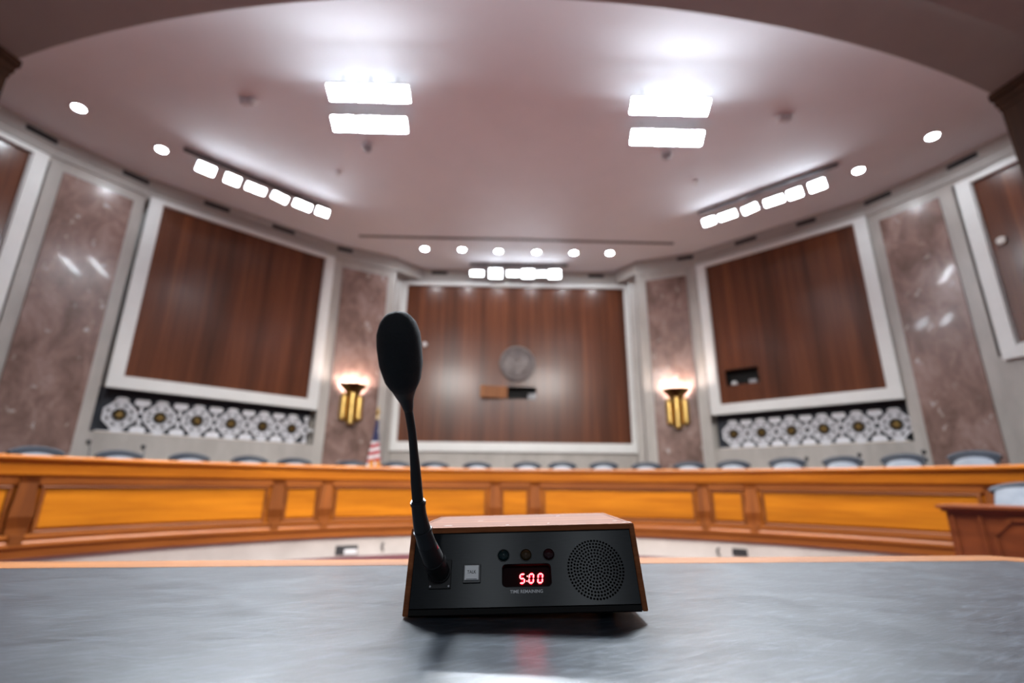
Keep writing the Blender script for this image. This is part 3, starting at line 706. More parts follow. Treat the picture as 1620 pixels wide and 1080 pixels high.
# ------------------------------------------------------------------ dais
DX, DY = 0.24, 2.14
A0, A1 = radians(-84), radians(84)
def dais():
    t = thing('dais', 'long curved honey-wood committee dais with raised panels across the room', 'dais')
    N = 140
    def sw(name, prof, m, a0=A0, a1=A1, n=N, lab=None):
        b = MB(); b.sweep(prof, DX, DY, a0, a1, n); o = b.build(name, m, t)
        for p in o.data.polygons: p.use_smooth = False
        if lab: o['label'] = lab
        return o
    sw('stone_base', [(5.34, 0.0), (5.34, 0.248), (5.60, 0.248), (5.60, 0.0)], stone_b, lab='pale stone base')
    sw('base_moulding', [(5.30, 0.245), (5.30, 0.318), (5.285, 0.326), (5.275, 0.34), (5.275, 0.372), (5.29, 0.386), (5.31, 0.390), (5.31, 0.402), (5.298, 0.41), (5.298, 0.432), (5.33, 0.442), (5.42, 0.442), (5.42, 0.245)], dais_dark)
    sw('back_board', [(5.372, 0.44), (5.372, 0.95), (5.42, 0.95), (5.42, 0.44)], dais_wood)
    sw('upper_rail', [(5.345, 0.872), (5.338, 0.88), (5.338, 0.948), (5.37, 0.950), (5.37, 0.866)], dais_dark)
    sw('frieze', [(5.345, 0.945), (5.318, 0.958), (5.31, 0.966), (5.31, 1.078), (5.40, 1.085), (5.40, 0.945)], dais_wood)
    sw('top_ledge', [(5.285, 1.088), (5.272, 1.098), (5.268, 1.112), (5.272, 1.128), (5.288, 1.138), (5.75, 1.138), (5.75, 1.120), (5.40, 1.100), (5.40, 1.083), (5.31, 1.076)], dais_wood)
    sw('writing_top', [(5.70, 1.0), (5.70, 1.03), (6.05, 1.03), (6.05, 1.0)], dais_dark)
    def panel(a0, a1):
        n = max(3, int((a1-a0)/radians(1.2)))
        fr = MB(); p = 0.006
        fr.sweep([(5.340, 0.845), (5.332, 0.853), (5.340, 0.866), (5.372, 0.868), (5.372, 0.843)], DX, DY, a0, a1, n)
        fr.sweep([(5.350, 0.447), (5.338, 0.455), (5.350, 0.472), (5.372, 0.475), (5.372, 0.445)], DX, DY, a0, a1, n)
        e = 0.03/5.34
        for q in (a0, a1-e): fr.sweep([(5.338, 0.47), (5.338, 0.848), (5.372, 0.848), (5.372, 0.47)], DX, DY, q, q+e, 1)
        fo = fr.build('panel_moulding', console_wood, t)
        pb = MB(); g = 0.035/5.34
        pb.sweep([(5.362, 0.482), (5.350, 0.50), (5.350, 0.82), (5.362, 0.838), (5.372, 0.838), (5.372, 0.482)], DX, DY, a0+g, a1-g, n)
        pb.build('raised_panel', dais_panel, t)
    def console(ac):
        b = MB()
        if b.uv is None: b.uv = b.bm.loops.layers.uv.new('UVMap')
        # tapered pilaster block with a scrolled foot
        q = Matrix.Translation((DX, DY, 0)) @ Matrix.Rotation(-ac, 4, 'Z')
        def P(hw0, hw1, z0, z1, y0, y1):
            vs = [q @ Vector(v) for v in ((-hw0,y0,z0),(hw0,y0,z0),(hw0,5.38,z0),(-hw0,5.38,z0),(-hw1,y1,z1),(hw1,y1,z1),(hw1,5.38,z1),(-hw1,5.38,z1))]
            bv = [b.bm.verts.new(v) for v in vs]
            for f in ((0,3,2,1),(4,5,6,7),(0,1,5,4),(1,2,6,5),(2,3,7,6),(3,0,4,7)):
                fc = b.bm.faces.new([bv[i] for i in f])
                for lp in fc.loops: lp[b.uv].uv = (lp.vert.co.z*1.0, lp.vert.co.x)
        P(0.078, 0.088, 0.50, 0.60, 5.322, 5.300); P(0.088, 0.062, 0.60, 0.90, 5.300, 5.318); P(0.062, 0.075, 0.90, 0.945, 5.318, 5.300)
        P(0.078, 0.078, 0.445, 0.50, 5.322, 5.322); P(0.046, 0.05, 0.36, 0.446, 5.272, 5.274)
        b.build('console', console_wood, t)
    per = 31.2
    for k in (-2, -1, 0, 1, 2):
        nc = -1.9 + per*k
        hn = radians(2.15)
        panel(radians(nc)-hn, radians(nc)+hn)
        for s in (-1, 1): console(radians(nc + s*3.15))
        a0, a1 = nc + 4.35, nc + per - 4.35
        if k < 2: panel(radians(a0), radians(min(a1, 83)))
        if k == -2: panel(radians(-83), radians(nc - 4.35))
        if k == 2: panel(radians(nc + 4.35), radians(83))
dais()
def on_dais(r, a, z, rot=True):
    a = radians(a)
    return Matrix.Translation((DX + r*sin(a), DY + r*cos(a), z)) @ Matrix.Rotation(-a, 4, 'Z')
# plates and cable holes on the stone base
m = on_dais(5.34, -26.4, 0.0)
t = thing('floor_box_plate', 'dark outlet plate with white label on the dais base, left of the console', 'outlet plate', mat=m)
b = MB(); b.box((-0.14, -0.012, 0.022), (0.14, 0.0, 0.135), None, 0.004); b.build('plate', vent_m, t)
b = MB(); b.box((-0.03, -0.017, 0.028), (0.13, -0.010, 0.090), None, 0.003); b.build('cover', white_metal, t)
m = on_dais(5.34, 30.2, 0.0)
t = thing('floor_box_plate', 'dark outlet plate on the dais base, right of the console', 'outlet plate', mat=m)
b = MB(); b.box((-0.09, -0.012, 0.068), (0.09, 0.0, 0.158), None, 0.004); b.build('plate', vent_m, t)
b = MB()
for sx in (-0.05, 0.0, 0.05): b.ring(0.018, 0.010, 0.012, 0.016, 12, Matrix.Translation((sx, 0, 0.115)) @ Matrix.Rotation(pi/2, 4, 'X'))
b.build('jack', blackm, t)
for a, lab in ((-21.45, 'small dark cable clip on the dais base left of the console'), (27.45, 'small dark cable clip on the dais base right of the console')):
    b = MB(); b.tube([(0.01, -0.012, 0.155), (-0.012, -0.02, 0.12), (-0.006, -0.014, 0.08), (0.012, -0.012, 0.055)], 0.011, 8)
    o = b.build('cable_clip', rubber, None, True); o.matrix_world = on_dais(5.34, a, 0.0); tag(o, lab, 'cable clip')

# ------------------------------------------------------------------ chairs
def shell(b, w, z0, z1, crest, y0, tilt, th, dz=0.0, bow=0.05, n=14, mrows=8, inset=0.0):
    """curved chair back: arched top, bowed in plan, leaning back"""
    F, K = [], []
    for j in range(mrows+1):
        s = j/mrows; rf, rk = [], []
        for i in range(n+1):
            u = -1 + 2*i/n
            top = z1 + crest*(1-u*u) - 0.02*abs(u)**6
            z = z0 + (top - z0)*s
            x = u*(w/2)*(0.90 + 0.10*sin(pi*min(1, s*0.9+0.1)))
            y = y0 - bow*u*u*1.0 + tilt*(z-z0) + 0.0
            rf.append(b.bm.verts.new((x, y, z))); rk.append(b.bm.verts.new((x, y+th, z)))
        F.append(rf); K.append(rk)
    for j in range(mrows):
        for i in range(n):
            b.bm.faces.new((F[j][i], F[j][i+1], F[j+1][i+1], F[j+1][i]))
            b.bm.faces.new((K[j][i], K[j+1][i], K[j+1][i+1], K[j][i+1]))
        b.bm.faces.new((F[j][0], F[j+1][0], K[j+1][0], K[j][0])); b.bm.faces.new((F[j][n], K[j][n], K[j+1][n], F[j+1][n]))
    for i in range(n):
        b.bm.faces.new((F[0][i], K[0][i], K[0][i+1], F[0][i+1])); b.bm.faces.new((F[mrows][i], F[mrows][i+1], K[mrows][i+1], K[mrows][i]))
def make_chair(label, group, seat=0.62, top=1.24):
    """origin on the floor, sitter faces -y"""
    t = thing('leather_chair', label, 'chair', group=group)
    b = MB(); b.box((-0.27, -0.27, seat-0.10), (0.27, 0.25, seat), None, 0.03); b.build('seat', navy, t, True)
    b = MB(); shell(b, 0.56, seat+0.02, top-0.045, 0.045, 0.22, 0.16, 0.07); b.build('backrest', navy, t, True)
    b = MB(); shell(b, 0.47, seat+0.10, top-0.085, 0.038, 0.198, 0.16, 0.035, bow=0.045); b.build('back_cushion', sheen_leather, t, True)
    b = MB()
    pts = []
    for i in range(15):
        u = -1 + 2*i/14
        z = top - 0.045 + 0.045*(1-u*u) - 0.02*abs(u)**6
        pts.append((u*0.285, 0.25 - 0.05*u*u + 0.16*(z-seat), z+0.004))
    b.tube(pts, 0.026, 10); b.build('crest_rail', navy, t, True)
    for s in (-1, 1):
        b = MB(); b.tube([(s*0.30, 0.22, seat+0.24), (s*0.31, 0.05, seat+0.255), (s*0.31, -0.12, seat+0.25), (s*0.30, -0.20, seat+0.22), (s*0.285, -0.20, seat+0.08), (s*0.27, -0.16, seat-0.05)], [0.022, 0.028, 0.028, 0.024, 0.02, 0.02], 10); b.build('armrest', navy, t, True)
    b = MB(); b.tube([(0, 0, 0.07), (0, 0, seat-0.09)], 0.03, 12)
    b.build('gas_column', chrome, t, True)
    b = MB()
    for k in range(5):
        a = k*2*pi/5
        b.tube([(0, 0, 0.10), (0.30*cos(a), 0.30*sin(a), 0.06)], [0.028, 0.018], 8)
        b.lathe([(0.0, -0.028), (0.026, -0.026), (0.03, 0.0), (0.026, 0.026), (0.0, 0.028)], 10, Matrix.Translation((0.30*cos(a), 0.30*sin(a), 0.03)) @ Matrix.Rotation(pi/2, 4, 'X'), cap=False)
    b.build('star_base', blackm, t)
    return t
CH = [(-57.4,6.45,1.24),(-50.6,6.5,1.245),(-43.95,6.5,1.248),(-37.5,6.5,1.243),(-32.1,6.55,1.237),(-24.9,6.55,1.224),(-18.6,6.55,1.23),(-13.26,6.55,1.238),(-7.0,6.55,1.248),(0.4,6.55,1.257),(5.6,6.55,1.262),(11.64,6.55,1.264),(17.65,6.55,1.252),(23.5,6.5,1.257),(29.16,6.5,1.268),(35.7,6.4,1.288),(41.7,6.4,1.29),(47.7,6.35,1.298),(53.8,6.3,1.305)]
LABC = ['leftmost leather chair behind the dais', 'second leather chair from the left behind the dais', 'third leather chair from the left behind the dais', 'fourth leather chair from the left behind the dais', 'fifth leather chair from the left, just left of the left sconce',
        'leather chair behind the dais directly left of the flag', 'leather chair behind the dais directly right of the flag', 'leather chair behind the dais, second right of the flag', 'leather chair under the centre panel, left of the seal',
        'leather chair under the centre panel directly below the round seal', 'leather chair under the centre panel, first right of the seal', 'leather chair under the right end of the centre panel', 'leather chair under the right lower corner of the centre frame',
        'leather chair directly below the right sconce', 'leather chair at the left end of the right lattice grille', 'fourth leather chair from the right behind the dais', 'third leather chair from the right behind the dais', 'second leather chair from the right behind the dais', 'rightmost leather chair behind the dais, in front of marble']
b = MB(); b.sweep([(5.61, 0.0), (5.61, 0.26), (7.6, 0.26), (7.6, 0.0)], DX, DY, A0, A1, 90); struct('floor_platform', b, carpet)
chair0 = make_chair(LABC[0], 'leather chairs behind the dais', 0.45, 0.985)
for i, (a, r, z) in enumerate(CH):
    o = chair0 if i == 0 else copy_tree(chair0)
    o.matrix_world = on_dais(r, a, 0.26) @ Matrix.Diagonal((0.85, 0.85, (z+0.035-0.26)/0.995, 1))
    o['label'] = 'painted-sheen navy ' + LABC[i]
# small microphones standing on the dais
def dais_mic(a, label, h):
    t = thing('desk_microphone', label, 'microphone', group='gooseneck microphones on the dais', mat=on_dais(5.62, a, 1.138))
    b = MB(); b.lathe([(0.05, 0.0), (0.05, 0.012), (0.015, 0.022)], 16); b.build('base', blackm, t, True)
    b = MB(); b.tube([(0, 0, 0.02), (0, 0.01, h*0.5), (0, 0.05, h*0.9), (0, 0.075, h)], 0.006, 8); b.build('stem', blackm, t, True)
    b = MB(); b.lathe([(0.0, -0.028), (0.020, -0.02), (0.024, 0.0), (0.02, 0.02), (0.0, 0.028)], 12, Matrix.Translation((0, 0.09, h+0.012)), cap=False); b.build('windscreen', foam, t, True)
for a, lab, h in ((-56.0, 'small black microphone on the dais before the leftmost chair', 0.16), (-51.0, 'small black microphone on the dais before the second chair from left', 0.14),
                  (45.0, 'small black microphone on the dais before the second chair from right', 0.15), (51.3, 'small black microphone on the dais before the rightmost chair', 0.16), (39.2, 'small black microphone on the dais before the third chair from right', 0.12)):
    dais_mic(a, lab, h)

# ------------------------------------------------------------------ side desk and its chair
fx, fy = Vector((0.62, -0.785, 0)).normalized(), Vector((0.785, 0.62, 0)).normalized()
mD = Matrix(((fx.x, fy.x, 0, 3.33), (fx.y, fy.y, 0, 4.06), (0, 0, 1, 0), (0, 0, 0, 1)))
t = thing('staff_desk', 'dark red-brown wood desk with moulded front at the right photo edge', 'desk', mat=mD)
b = MB(); b.box((0.0, 0.0, 0.765), (1.5, 0.62, 0.79), None, 0.006); b.box((0.025, 0.022, 0.742), (1.48, 0.60, 0.766), None, 0.004); b.build('top', desk_wood, t)
b = MB(); b.box((0.05, 0.05, 0.02), (1.46, 0.58, 0.742)); b.build('body', desk_wood, t)
b = MB(); b.box((0.03, 0.03, 0.0), (1.48, 0.60, 0.09), None, 0.006); b.build('plinth', desk_wood, t)
def bar(b, p, q, wd=0.014, y=0.035):
    p = Vector((p[0], 0, p[1])); q = Vector((q[0], 0, q[1])); d = (q-p); L = d.length; d.normalize()
    n = Vector((-d.z, 0, d.x))
    m = Matrix(((d.x, 0, n.x, p.x), (0, 1, 0, 0), (d.z, 0, n.z, p.z), (0, 0, 0, 1)))
    b.box((-0.004, y, -wd), (L+0.004, 0.052, wd), m)
for x0, x1 in ((0.30, 0.95), (1.0, 1.44)):
    b = MB(); c = 0.11; z0, z1 = 0.14, 0.70
    P_ = [(x0+c, z1), (x1-c, z1), (x1, z1-c), (x1, z0+c), (x1-c, z0), (x0+c, z0), (x0, z0+c), (x0, z1-c)]
    for i in range(8): bar(b, P_[i], P_[(i+1) % 8])
    b.build('octagonal_moulding', desk_wood, t)
b = MB()
for x in (0.08, 0.24): bar(b, (x, 0.10), (x, 0.72), 0.012)
b.build('corner_pilaster', desk_wood, t)
ch2 = make_chair('painted-sheen leather chair tucked behind the dark desk at right', None, 0.44, 0.95)
for c in list(ch2.children):
    if c.name.startswith('back_cushion'): bpy.data.objects.remove(c)
b = MB(); shell(b, 0.54, 0.50, 0.918, 0.014, 0.195, 0.16, 0.04, bow=0.03); b.build('back_cushion', sheen_leather, ch2, True)
ch2.matrix_world = Matrix.Translation((4.46, 4.42, 0)) @ Matrix.Rotation(atan2(-fy.x, fy.y), 4, 'Z')

# ------------------------------------------------------------------ witness table
TZ = 0.775
TH = atan2(1.047-0.859, 0.973+0.816)
mT = Matrix.Translation((0.973, 1.047, 0)) @ Matrix.Rotation(TH, 4, 'Z')      # origin: far right leather corner
t = thing('witness_table', 'long witness table with slate leather top and oak edge in the foreground', 'table', mat=mT)
def clip_rect(x0, x1, y0, y1, c): return [(x0, y0), (x1, y0), (x1, y1-c), (x1-c, y1), (x0, y1)]
b = MB(); b.prism(clip_rect(-2.75, 0.13, -1.05, 0.0, 0.13), TZ-0.008, TZ); b.build('leather_top', leather_top, t)
b = MB(); nw = 0.072
outer = clip_rect(-2.75-nw, 0.13+nw, -1.05-nw, nw, 0.16); inner = clip_rect(-2.75, 0.13, -1.05, 0.0, 0.13)
def band(b, o_, i_, z0, z1):
    n = len(o_)
    a = [b.bm.verts.new((x, y, z0)) for x, y in o_]; c = [b.bm.verts.new((x, y, z1)) for x, y in o_]
    d = [b.bm.verts.new((x, y, z1)) for x, y in i_]; e = [b.bm.verts.new((x, y, z0)) for x, y in i_]
    for k in range(n):
        k2 = (k+1) % n
        for p, q in ((a, c), (c, d), (d, e), (e, a)): b.bm.faces.new((p[k], p[k2], q[k2], q[k]))
band(b, outer, inner, TZ-0.035, TZ+0.0005)
es = [e for e in b.bm.edges if all(v.co.z > TZ for v in e.verts) and e.calc_length() > 0.1]
b.build('edge_band', edge_wood, t)
b = MB(); b.prism(clip_rect(-2.75, 0.13, -1.05, 0.0, 0.13), TZ-0.035, TZ-0.009); b.build('core', desk_wood, t)
b = MB(); b.box((-2.6, -0.07, TZ-0.14), (0.0, -0.045, TZ-0.035)); b.box((-2.6, -0.98, TZ-0.14), (0.0, -0.955, TZ-0.035)); b.build('apron', desk_wood, t)
for x in (-2.55, -0.05):
    for y in (-0.94, -0.08):
        b = MB(); b.lathe([(0.03, 0.0), (0.035, 0.05), (0.028, 0.1), (0.04, TZ-0.14), (0.04, TZ-0.036)], 16, Matrix.Translation((x, y, 0))); b.build('leg', desk_wood, t, True)

# ------------------------------------------------------------------ console box
W, DEP, LEAN, HB, ZB, YW, RO = 0.257, 0.218, 0.036, 0.084, 0.781, radians(-1.16), radians(1.89)
mB = Matrix.Translation((0.016, 0.571, ZB)) @ Matrix.Rotation(YW, 4, 'Z') @ Matrix.Rotation(-RO, 4, 'Y')
box = thing('microphone_console', 'walnut desktop console with black face, red timer and speaker on the table', 'speaker console', mat=mB)
# face frame: x right, y up the leaning face, z out of it
FL = hypot(LEAN, HB)
vf = Vector((0, LEAN/FL, HB/FL)); nf = Vector((1, 0, 0)).cross(vf)
mF = Matrix(((1, 0, nf.x, 0), (0, vf.y, nf.y, 0), (0, vf.z, nf.z, 0), (0, 0, 0, 1)))
th = 0.0058
def side(x0, x1):
    b = MB()
    prof = [(0, 0), (LEAN, HB), (LEAN+DEP, HB), (LEAN+DEP+0.012, 0)]
    m = Matrix(((0, 0, 1, 0), (1, 0, 0, 0), (0, 1, 0, 0), (0, 0, 0, 1)))
    b.prism(prof, x0, x1, m)
    bmesh.ops.bevel(b.bm, geom=b.bm.edges[:], offset=0.0008, segments=2, affect='EDGES')
    return b.build('side_panel', box_wood, box)
side(-W/2, -W/2+th); side(W/2-th, W/2)
b = MB(); b.box((-W/2+th, LEAN-0.002, HB-0.0062), (W/2-th, LEAN+DEP, HB), None, 0.0008); b.build('top_panel', box_wood, box)
b = MB(); b.box((-W/2+th, LEAN+DEP-0.006, 0.002), (W/2-th, LEAN+DEP, HB-0.006)); b.build('back_panel', box_wood, box)
b = MB(); b.box((-W/2+th, 0.006, 0.001), (W/2-th, LEAN+DEP-0.006, 0.005)); b.build('bottom_plate', blackm, box)
b = MB(); b.box((-W/2+th, 0.0012, -0.004), (W/2-th, 0.0062, -0.001), mF); b.box((-W/2+th, FL-0.0085, -0.005), (W/2-th, FL-0.005, -0.002), mF); b.box((-W/2+th, 0.001, -0.006), (W/2-th, 0.0085, -0.004), mF); b.build('gap_shade_strip', hole_m, box)  # matt black strips put the recess shade into the colour
# perforated faceplate
FX0, FX1, FY0, FY1 = -0.1222, 0.1222, 0.0076, 0.0838
plate = MB(); plate.box((FX0, FY0, -0.003), (FX1, FY1, -0.0012)); po = plate.build('faceplate', face_m, box)
SPX, SPY = 0.0790, 0.0428
cut = MB()
def cyl(b, x, y, r, n=10): b.lathe([(r, -0.01), (r, 0.005)], n, Matrix.Translation((x, y, 0)))
cyl(cut, SPX, SPY, 0.00115)
for k in range(1, 10):
    n = 6*k
    for i in range(n):
        a = 2*pi*i/n + (k*0.31)
        cyl(cut, SPX + 0.00333*k*cos(a), SPY + 0.00333*k*sin(a), 0.00122)
DXc, DYc, DW, DH = 0.0031, 0.0382, 0.0530, 0.0226
def rrect(x, y, w_, h_, r, n=6):
    o_ = []
    for cx_, cy_, a0_ in ((w_/2-r, h_/2-r, 0), (-w_/2+r, h_/2-r, pi/2), (-w_/2+r, -h_/2+r, pi), (w_/2-r, -h_/2+r, 1.5*pi)):
        for i in range(n+1): o_.append((x+cx_+r*cos(a0_+pi/2*i/n), y+cy_+r*sin(a0_+pi/2*i/n)))
    return o_
cut.prism(rrect(DXc, DYc, DW, DH, 0.0042), -0.01, 0.005)
for lx in (-0.0222, 0.0029, 0.0284): cyl(cut, lx, 0.0594, 0.0066, 28)
co = cut.build('tmp_cut', blackm, box)
md = po.modifiers.new('holes', 'BOOLEAN'); md.operation = 'DIFFERENCE'; md.object = co; md.solver = 'EXACT'
dg = bpy.context.evaluated_depsgraph_get(); dg.update()
me = bpy.data.meshes.new_from_object(po.evaluated_get(dg))
po.modifiers.clear(); po.data = me; bpy.data.objects.remove(co)
me.materials.clear(); me.materials.append(face_m)
uvf = me.uv_layers.get('UVMap') or me.uv_layers.new(name='UVMap')
for lp in me.loops: uvf.data[lp.index].uv = (me.vertices[lp.vertex_index].co.x, me.vertices[lp.vertex_index].co.y)
po.matrix_local = mF
b = MB(); b.lathe([(0.034, -0.0065), (0.034, -0.0055)], 32, Matrix.Translation((SPX, SPY, 0))); b.build('speaker_cloth', hole_m, box, mat=mF)
# timer window: recessed tray, digits
b = MB()
ow = rrect(DXc, DYc, DW, DH, 0.0042); tr = len(ow)
a_ = [b.bm.verts.new((x, y, -0.0014)) for x, y in ow]; c_ = [b.bm.verts.new((x, y, -0.0085)) for x, y in ow]
for i in range(tr): b.bm.faces.new((a_[i], c_[i], c_[(i+1)%tr], a_[(i+1)%tr]))
b.bm.faces.new(c_)
tray = b.build('timer_window', acrylic, box, mat=mF)
b = MB(); oo = rrect(DXc, DYc, DW+0.0012, DH+0.0012, 0.0047)
ai = [b.bm.verts.new((x, y, -0.0011)) for x, y in oo]; ci = [b.bm.verts.new((x, y, -0.0007)) for x, y in ow]
for i in range(tr): b.bm.faces.new((ai[i], ai[(i+1)%tr], ci[(i+1)%tr], ci[i]))
b.build('window_rim', blackm, box, mat=mF)
SEG = {'5': 'afgcd', '0': 'abcdef'}
def digit(ch, x0, x1, y0, y1, w_, z, parent, m, name):
    b = MB(); sl = 0.10
    ym = (y0+y1)/2; g = 0.00022
    def q(pts): b.prism([(x + (y-y0)*sl, y) for x, y in pts], z, z+0.0003)
    hz = lambda y: q([(x0+w_*0.6+g, y), (x0+w_+g, y+w_/2), (x1-w_-g, y+w_/2), (x1-w_*0.6-g, y), (x1-w_-g, y-w_/2), (x0+w_+g, y-w_/2)])
    vt = lambda x, ya, yb: q([(x, ya+g), (x+w_/2, ya+w_/2+g), (x+w_/2, yb-w_/2-g), (x, yb-g), (x-w_/2, yb-w_/2-g), (x-w_/2, ya+w_/2+g)])
    s = SEG[ch]
    if 'a' in s: hz(y1-w_/2)
    if 'g' in s: hz(ym)
    if 'd' in s: hz(y0+w_/2)
    if 'f' in s: vt(x0+w_/2, ym, y1-w_/2)
    if 'e' in s: vt(x0+w_/2, y0+w_/2, ym)
    if 'b' in s: vt(x1-w_/2, ym, y1-w_/2)
    if 'c' in s: vt(x1-w_/2, y0+w_/2, ym)
    return b.build(name, m, parent, mat=mF)
for ch, x0, x1 in (('5', -0.0055, 0.0007), ('0', 0.0046, 0.0105), ('0', 0.0144, 0.0204)):
    digit(ch, x0, x1, 0.0313, 0.0414, 0.0011, -0.0078, box, led_core, 'timer_digit')['label'] = 'glowing red digit ' + ch
    digit(ch, x0-0.0003, x1+0.0003, 0.0307, 0.0420, 0.0023, -0.0082, box, led_red, 'digit_glow')
b = MB()
for y in (0.0338, 0.0388): b.lathe([(0.0007, -0.0082), (0.0007, -0.0077), (0.0, -0.0077)], 12, Matrix.Translation((0.0030 + (y-0.0313)*0.1, y, 0)))
b.build('timer_colon', led_core, box, mat=mF)
# indicator lamps
for lx, lm, nm in ((-0.0222, lens_t, 'dark teal unlit lamp'), (0.0029, lens_a, 'amber unlit lamp'), (0.0284, lens_r, 'dark red unlit lamp')):
    b = MB(); b.lathe([(0.0061, -0.004), (0.0061, -0.0012), (0.0052, 0.0008), (0.0034, 0.0021), (0.0015, 0.0027), (0.0, 0.0028)], 28, Matrix.Translation((lx, 0.0594, 0)), cap=False)
    o = b.build('indicator_lamp', lm, box, True, mat=mF); o['label'] = nm
    b = MB(); b.lathe([(0.0061, -0.002), (0.0063, -0.0008), (0.0069, -0.0007), (0.0071, -0.0012)], 28, Matrix.Translation((lx, 0.0594, 0)), cap=False)
    b.build('lamp_bezel', blackm, o, True)
# talk button
b = MB(); b.box((-0.0665, 0.0312, -0.0012), (-0.0473, 0.0503, 0.0010), None, 0.0006); o = b.build('talk_button', blackm, box, mat=mF)
b = MB(); b.box((-0.0647, 0.0335, 0.0008), (-0.0490, 0.0487, 0.0034), None, 0.0008); c = b.build('button_cap', white_btn, o)
b = MB(); b.box((-0.0627, 0.0342, 0.0034), (-0.0510, 0.0347, 0.00355)); text_mesh('lettering', 'TALK', 0.0047, ink, o, Matrix.Translation((-0.05685, 0.0415, 0.00345)), width=0.0096)
b.build('button_line', ink, o)
text_mesh('lettering', 'TIME REMAINING', 0.0046, silver_ink, box, mF @ Matrix.Translation((0.0024, 0.0218, -0.00105)), width=0.0352)
# microphone socket plate
b = MB(); b.box((-0.1035, 0.0262, -0.0012), (-0.0795, 0.0560, 0.0008), None, 0.0008); b.lathe([(0.011, 0.0008), (0.011, 0.004), (0.0095, 0.0045)], 24, Matrix.Translation((-0.0915, 0.0425, 0))); b.build('microphone_socket', rubber, box, mat=mF)
for sx, sy in ((-0.1015, 0.0285), (-0.0815, 0.0285)):
    b = MB(); b.lathe([(0.0012, 0.0008), (0.0010, 0.0014), (0.0, 0.0014)], 10, Matrix.Translation((sx, sy, 0)), cap=False); b.build('screw', grey_metal, box, mat=mF)
# feet reach down to the table
inv = mB.inverted()
for fx_, fy_ in ((-0.095, 0.06), (0.095, 0.06), (-0.112, LEAN+DEP-0.02), (0.112, LEAN+DEP-0.02)):
    wz = (mB @ Vector((fx_, fy_, 0.001))).z
    b = MB(); b.lathe([(0.007, TZ-wz+0.0012), (0.008, 0.001)], 16, Matrix.Translation((fx_, fy_, 0))); b.build('foot', rubber, box)
# pale scuffs on the case top
b = MB()
for x, y, l in ((-0.095, 0.06, 0.010), (-0.06, 0.13, 0.007), (0.05, 0.20, 0.006), (0.11, 0.07, 0.006), (-0.02, 0.05, 0.004), (0.03, 0.06, 0.003), (0.118, 0.05, 0.012)):
    b.prism([(x, y), (x+l, y+0.003), (x+l*0.9, y+0.006), (x+l*0.2, y+0.004)], HB, HB+0.0001)
b.build('scuff', plain('pale_scuff', (0.55, 0.45, 0.38), 0.6), box)

# ------------------------------------------------------------------ gooseneck microphone in the socket
root = mB @ mF @ Vector((-0.0915, 0.0425, 0.0045))
mic = thing('gooseneck_microphone', 'black gooseneck microphone with foam windscreen plugged into the console', 'microphone', mat=Matrix.Translation(root))
def smooth_path(pts, rads, n=6):
    P_ = [Vector(p) - root for p in pts]; out, ro = [], []
    for i in range(len(P_)-1):
        p0, p1, p2, p3 = P_[max(i-1,0)], P_[i], P_[i+1], P_[min(i+2,len(P_)-1)]
        for k in range(n):
            t_ = k/n
            out.append(0.5*((2*p1) + (p2-p0)*t_ + (2*p0-5*p1+4*p2-p3)*t_*t_ + (3*p1-p0-3*p2+p3)*t_**3)); ro.append(rads[i]*(1-t_)+rads[i+1]*t_)
    out.append(P_[-1]); ro.append(rads[-1]); return out, ro
A0_ = tuple(root); A1_ = (-0.0815,0.5640,0.8350); A2_ = (-0.0868,0.5475,0.8510); A3_ = (-0.0905,0.5400,0.8655)
p_, r_ = smooth_path([A0_, (-0.0785,0.578,0.8245), A1_, A2_], [0.0105,0.0112,0.0108,0.0094])
b = MB(); b.tube(p_, r_, 20); plug = b.build('plug', rubber, mic, True)
b = MB(); q_, s_ = smooth_path([(-0.0800,0.5700,0.8302),(-0.0812,0.5655,0.8340)], [0.0121,0.0121], 3); b.tube(q_, s_, 24); b.build('locking_ring', blackm, plug, True)
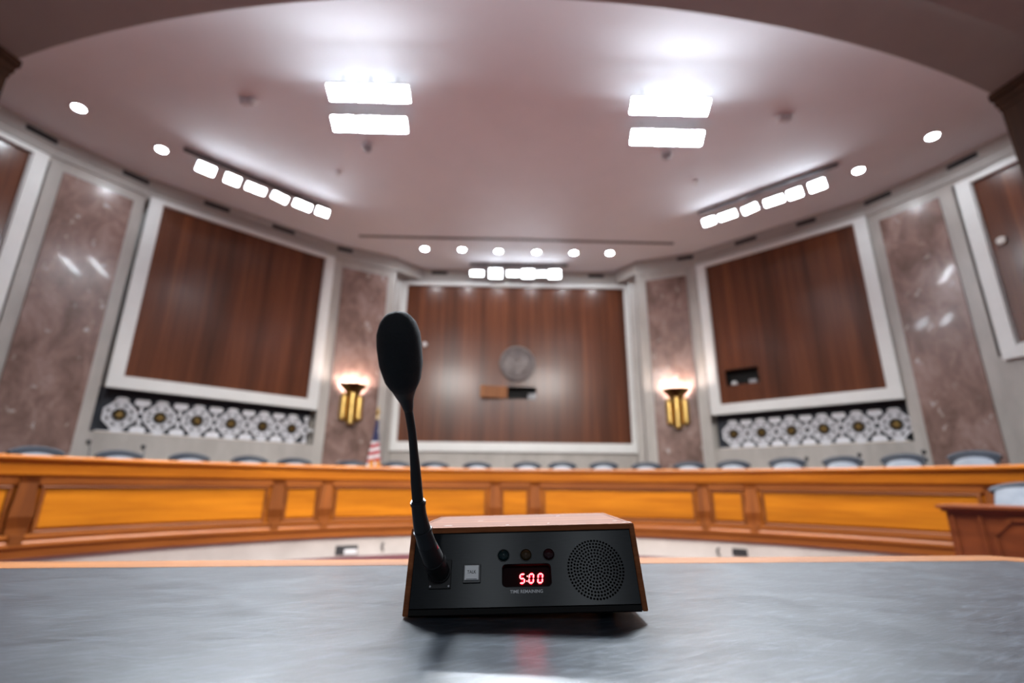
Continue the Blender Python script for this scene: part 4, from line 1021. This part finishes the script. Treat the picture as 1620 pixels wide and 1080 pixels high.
b = MB(); rv = Vector((-0.0845,0.5555,0.8440)) - root
b.box((0.0068, -0.0062, -0.0025), (0.0100, -0.0025, 0.0045), Matrix.Translation(rv) @ Matrix.Rotation(radians(-25), 4, 'Y'), 0.0006); b.build('release_tab', red_mark, plug)
p_, r_ = smooth_path([(-0.0862,0.5490,0.8497), A3_, (-0.0930,0.5320,0.8800), (-0.0943,0.5255,0.8945)], [0.0096,0.0086,0.0073,0.0070])
b = MB(); b.tube(p_, r_, 20); b.build('strain_sleeve', blackm, mic, True)
b = MB()
for c0, c1, rr in (((-0.0897,0.5412,0.8630),(-0.0903,0.5402,0.8650),0.0098), ((-0.0940,0.5275,0.8900),(-0.0943,0.5262,0.8930),0.0079)):
    b.tube([Vector(c0)-root, Vector(c1)-root], rr, 20)
b.build('collar', blackm, mic, True)
p_, r_ = smooth_path([(-0.0942,0.5268,0.8915), (-0.0950,0.5150,0.9110), (-0.0953,0.5059,0.9255), (-0.0953,0.4925,0.9415), (-0.0951,0.4780,0.9570), (-0.0955,0.4650,0.9695), (-0.0962,0.4534,0.9805)], [0.0058,0.0056,0.0050,0.0042,0.0040,0.0040,0.0041])
b = MB(); b.tube(p_, r_, 18); b.build('gooseneck', rubber, mic, True)
p_, r_ = smooth_path([(-0.0958,0.4580,0.9765), (-0.0966,0.4505,0.9835), (-0.0976,0.4455,0.9897), (-0.0979,0.4360,0.9990)], [0.0043,0.0064,0.0094,0.0145], 5)
b = MB(); b.tube(p_, r_, 24); b.build('capsule_cone', rubber, mic, True)
p_, r_ = smooth_path([(-0.0977,0.4420,0.9935), (-0.0979,0.4345,1.0005), (-0.0980,0.4240,1.0120), (-0.0980,0.4130,1.0245), (-0.0977,0.4045,1.0340), (-0.0975,0.3985,1.0410), (-0.0973,0.3935,1.0465), (-0.0972,0.3915,1.0488)], [0.0105,0.0160,0.0191,0.0194,0.0185,0.0156,0.0100,0.0010], 6)
b = MB(); b.tube(p_, r_, 28); b.build('windscreen', foam, mic, True)
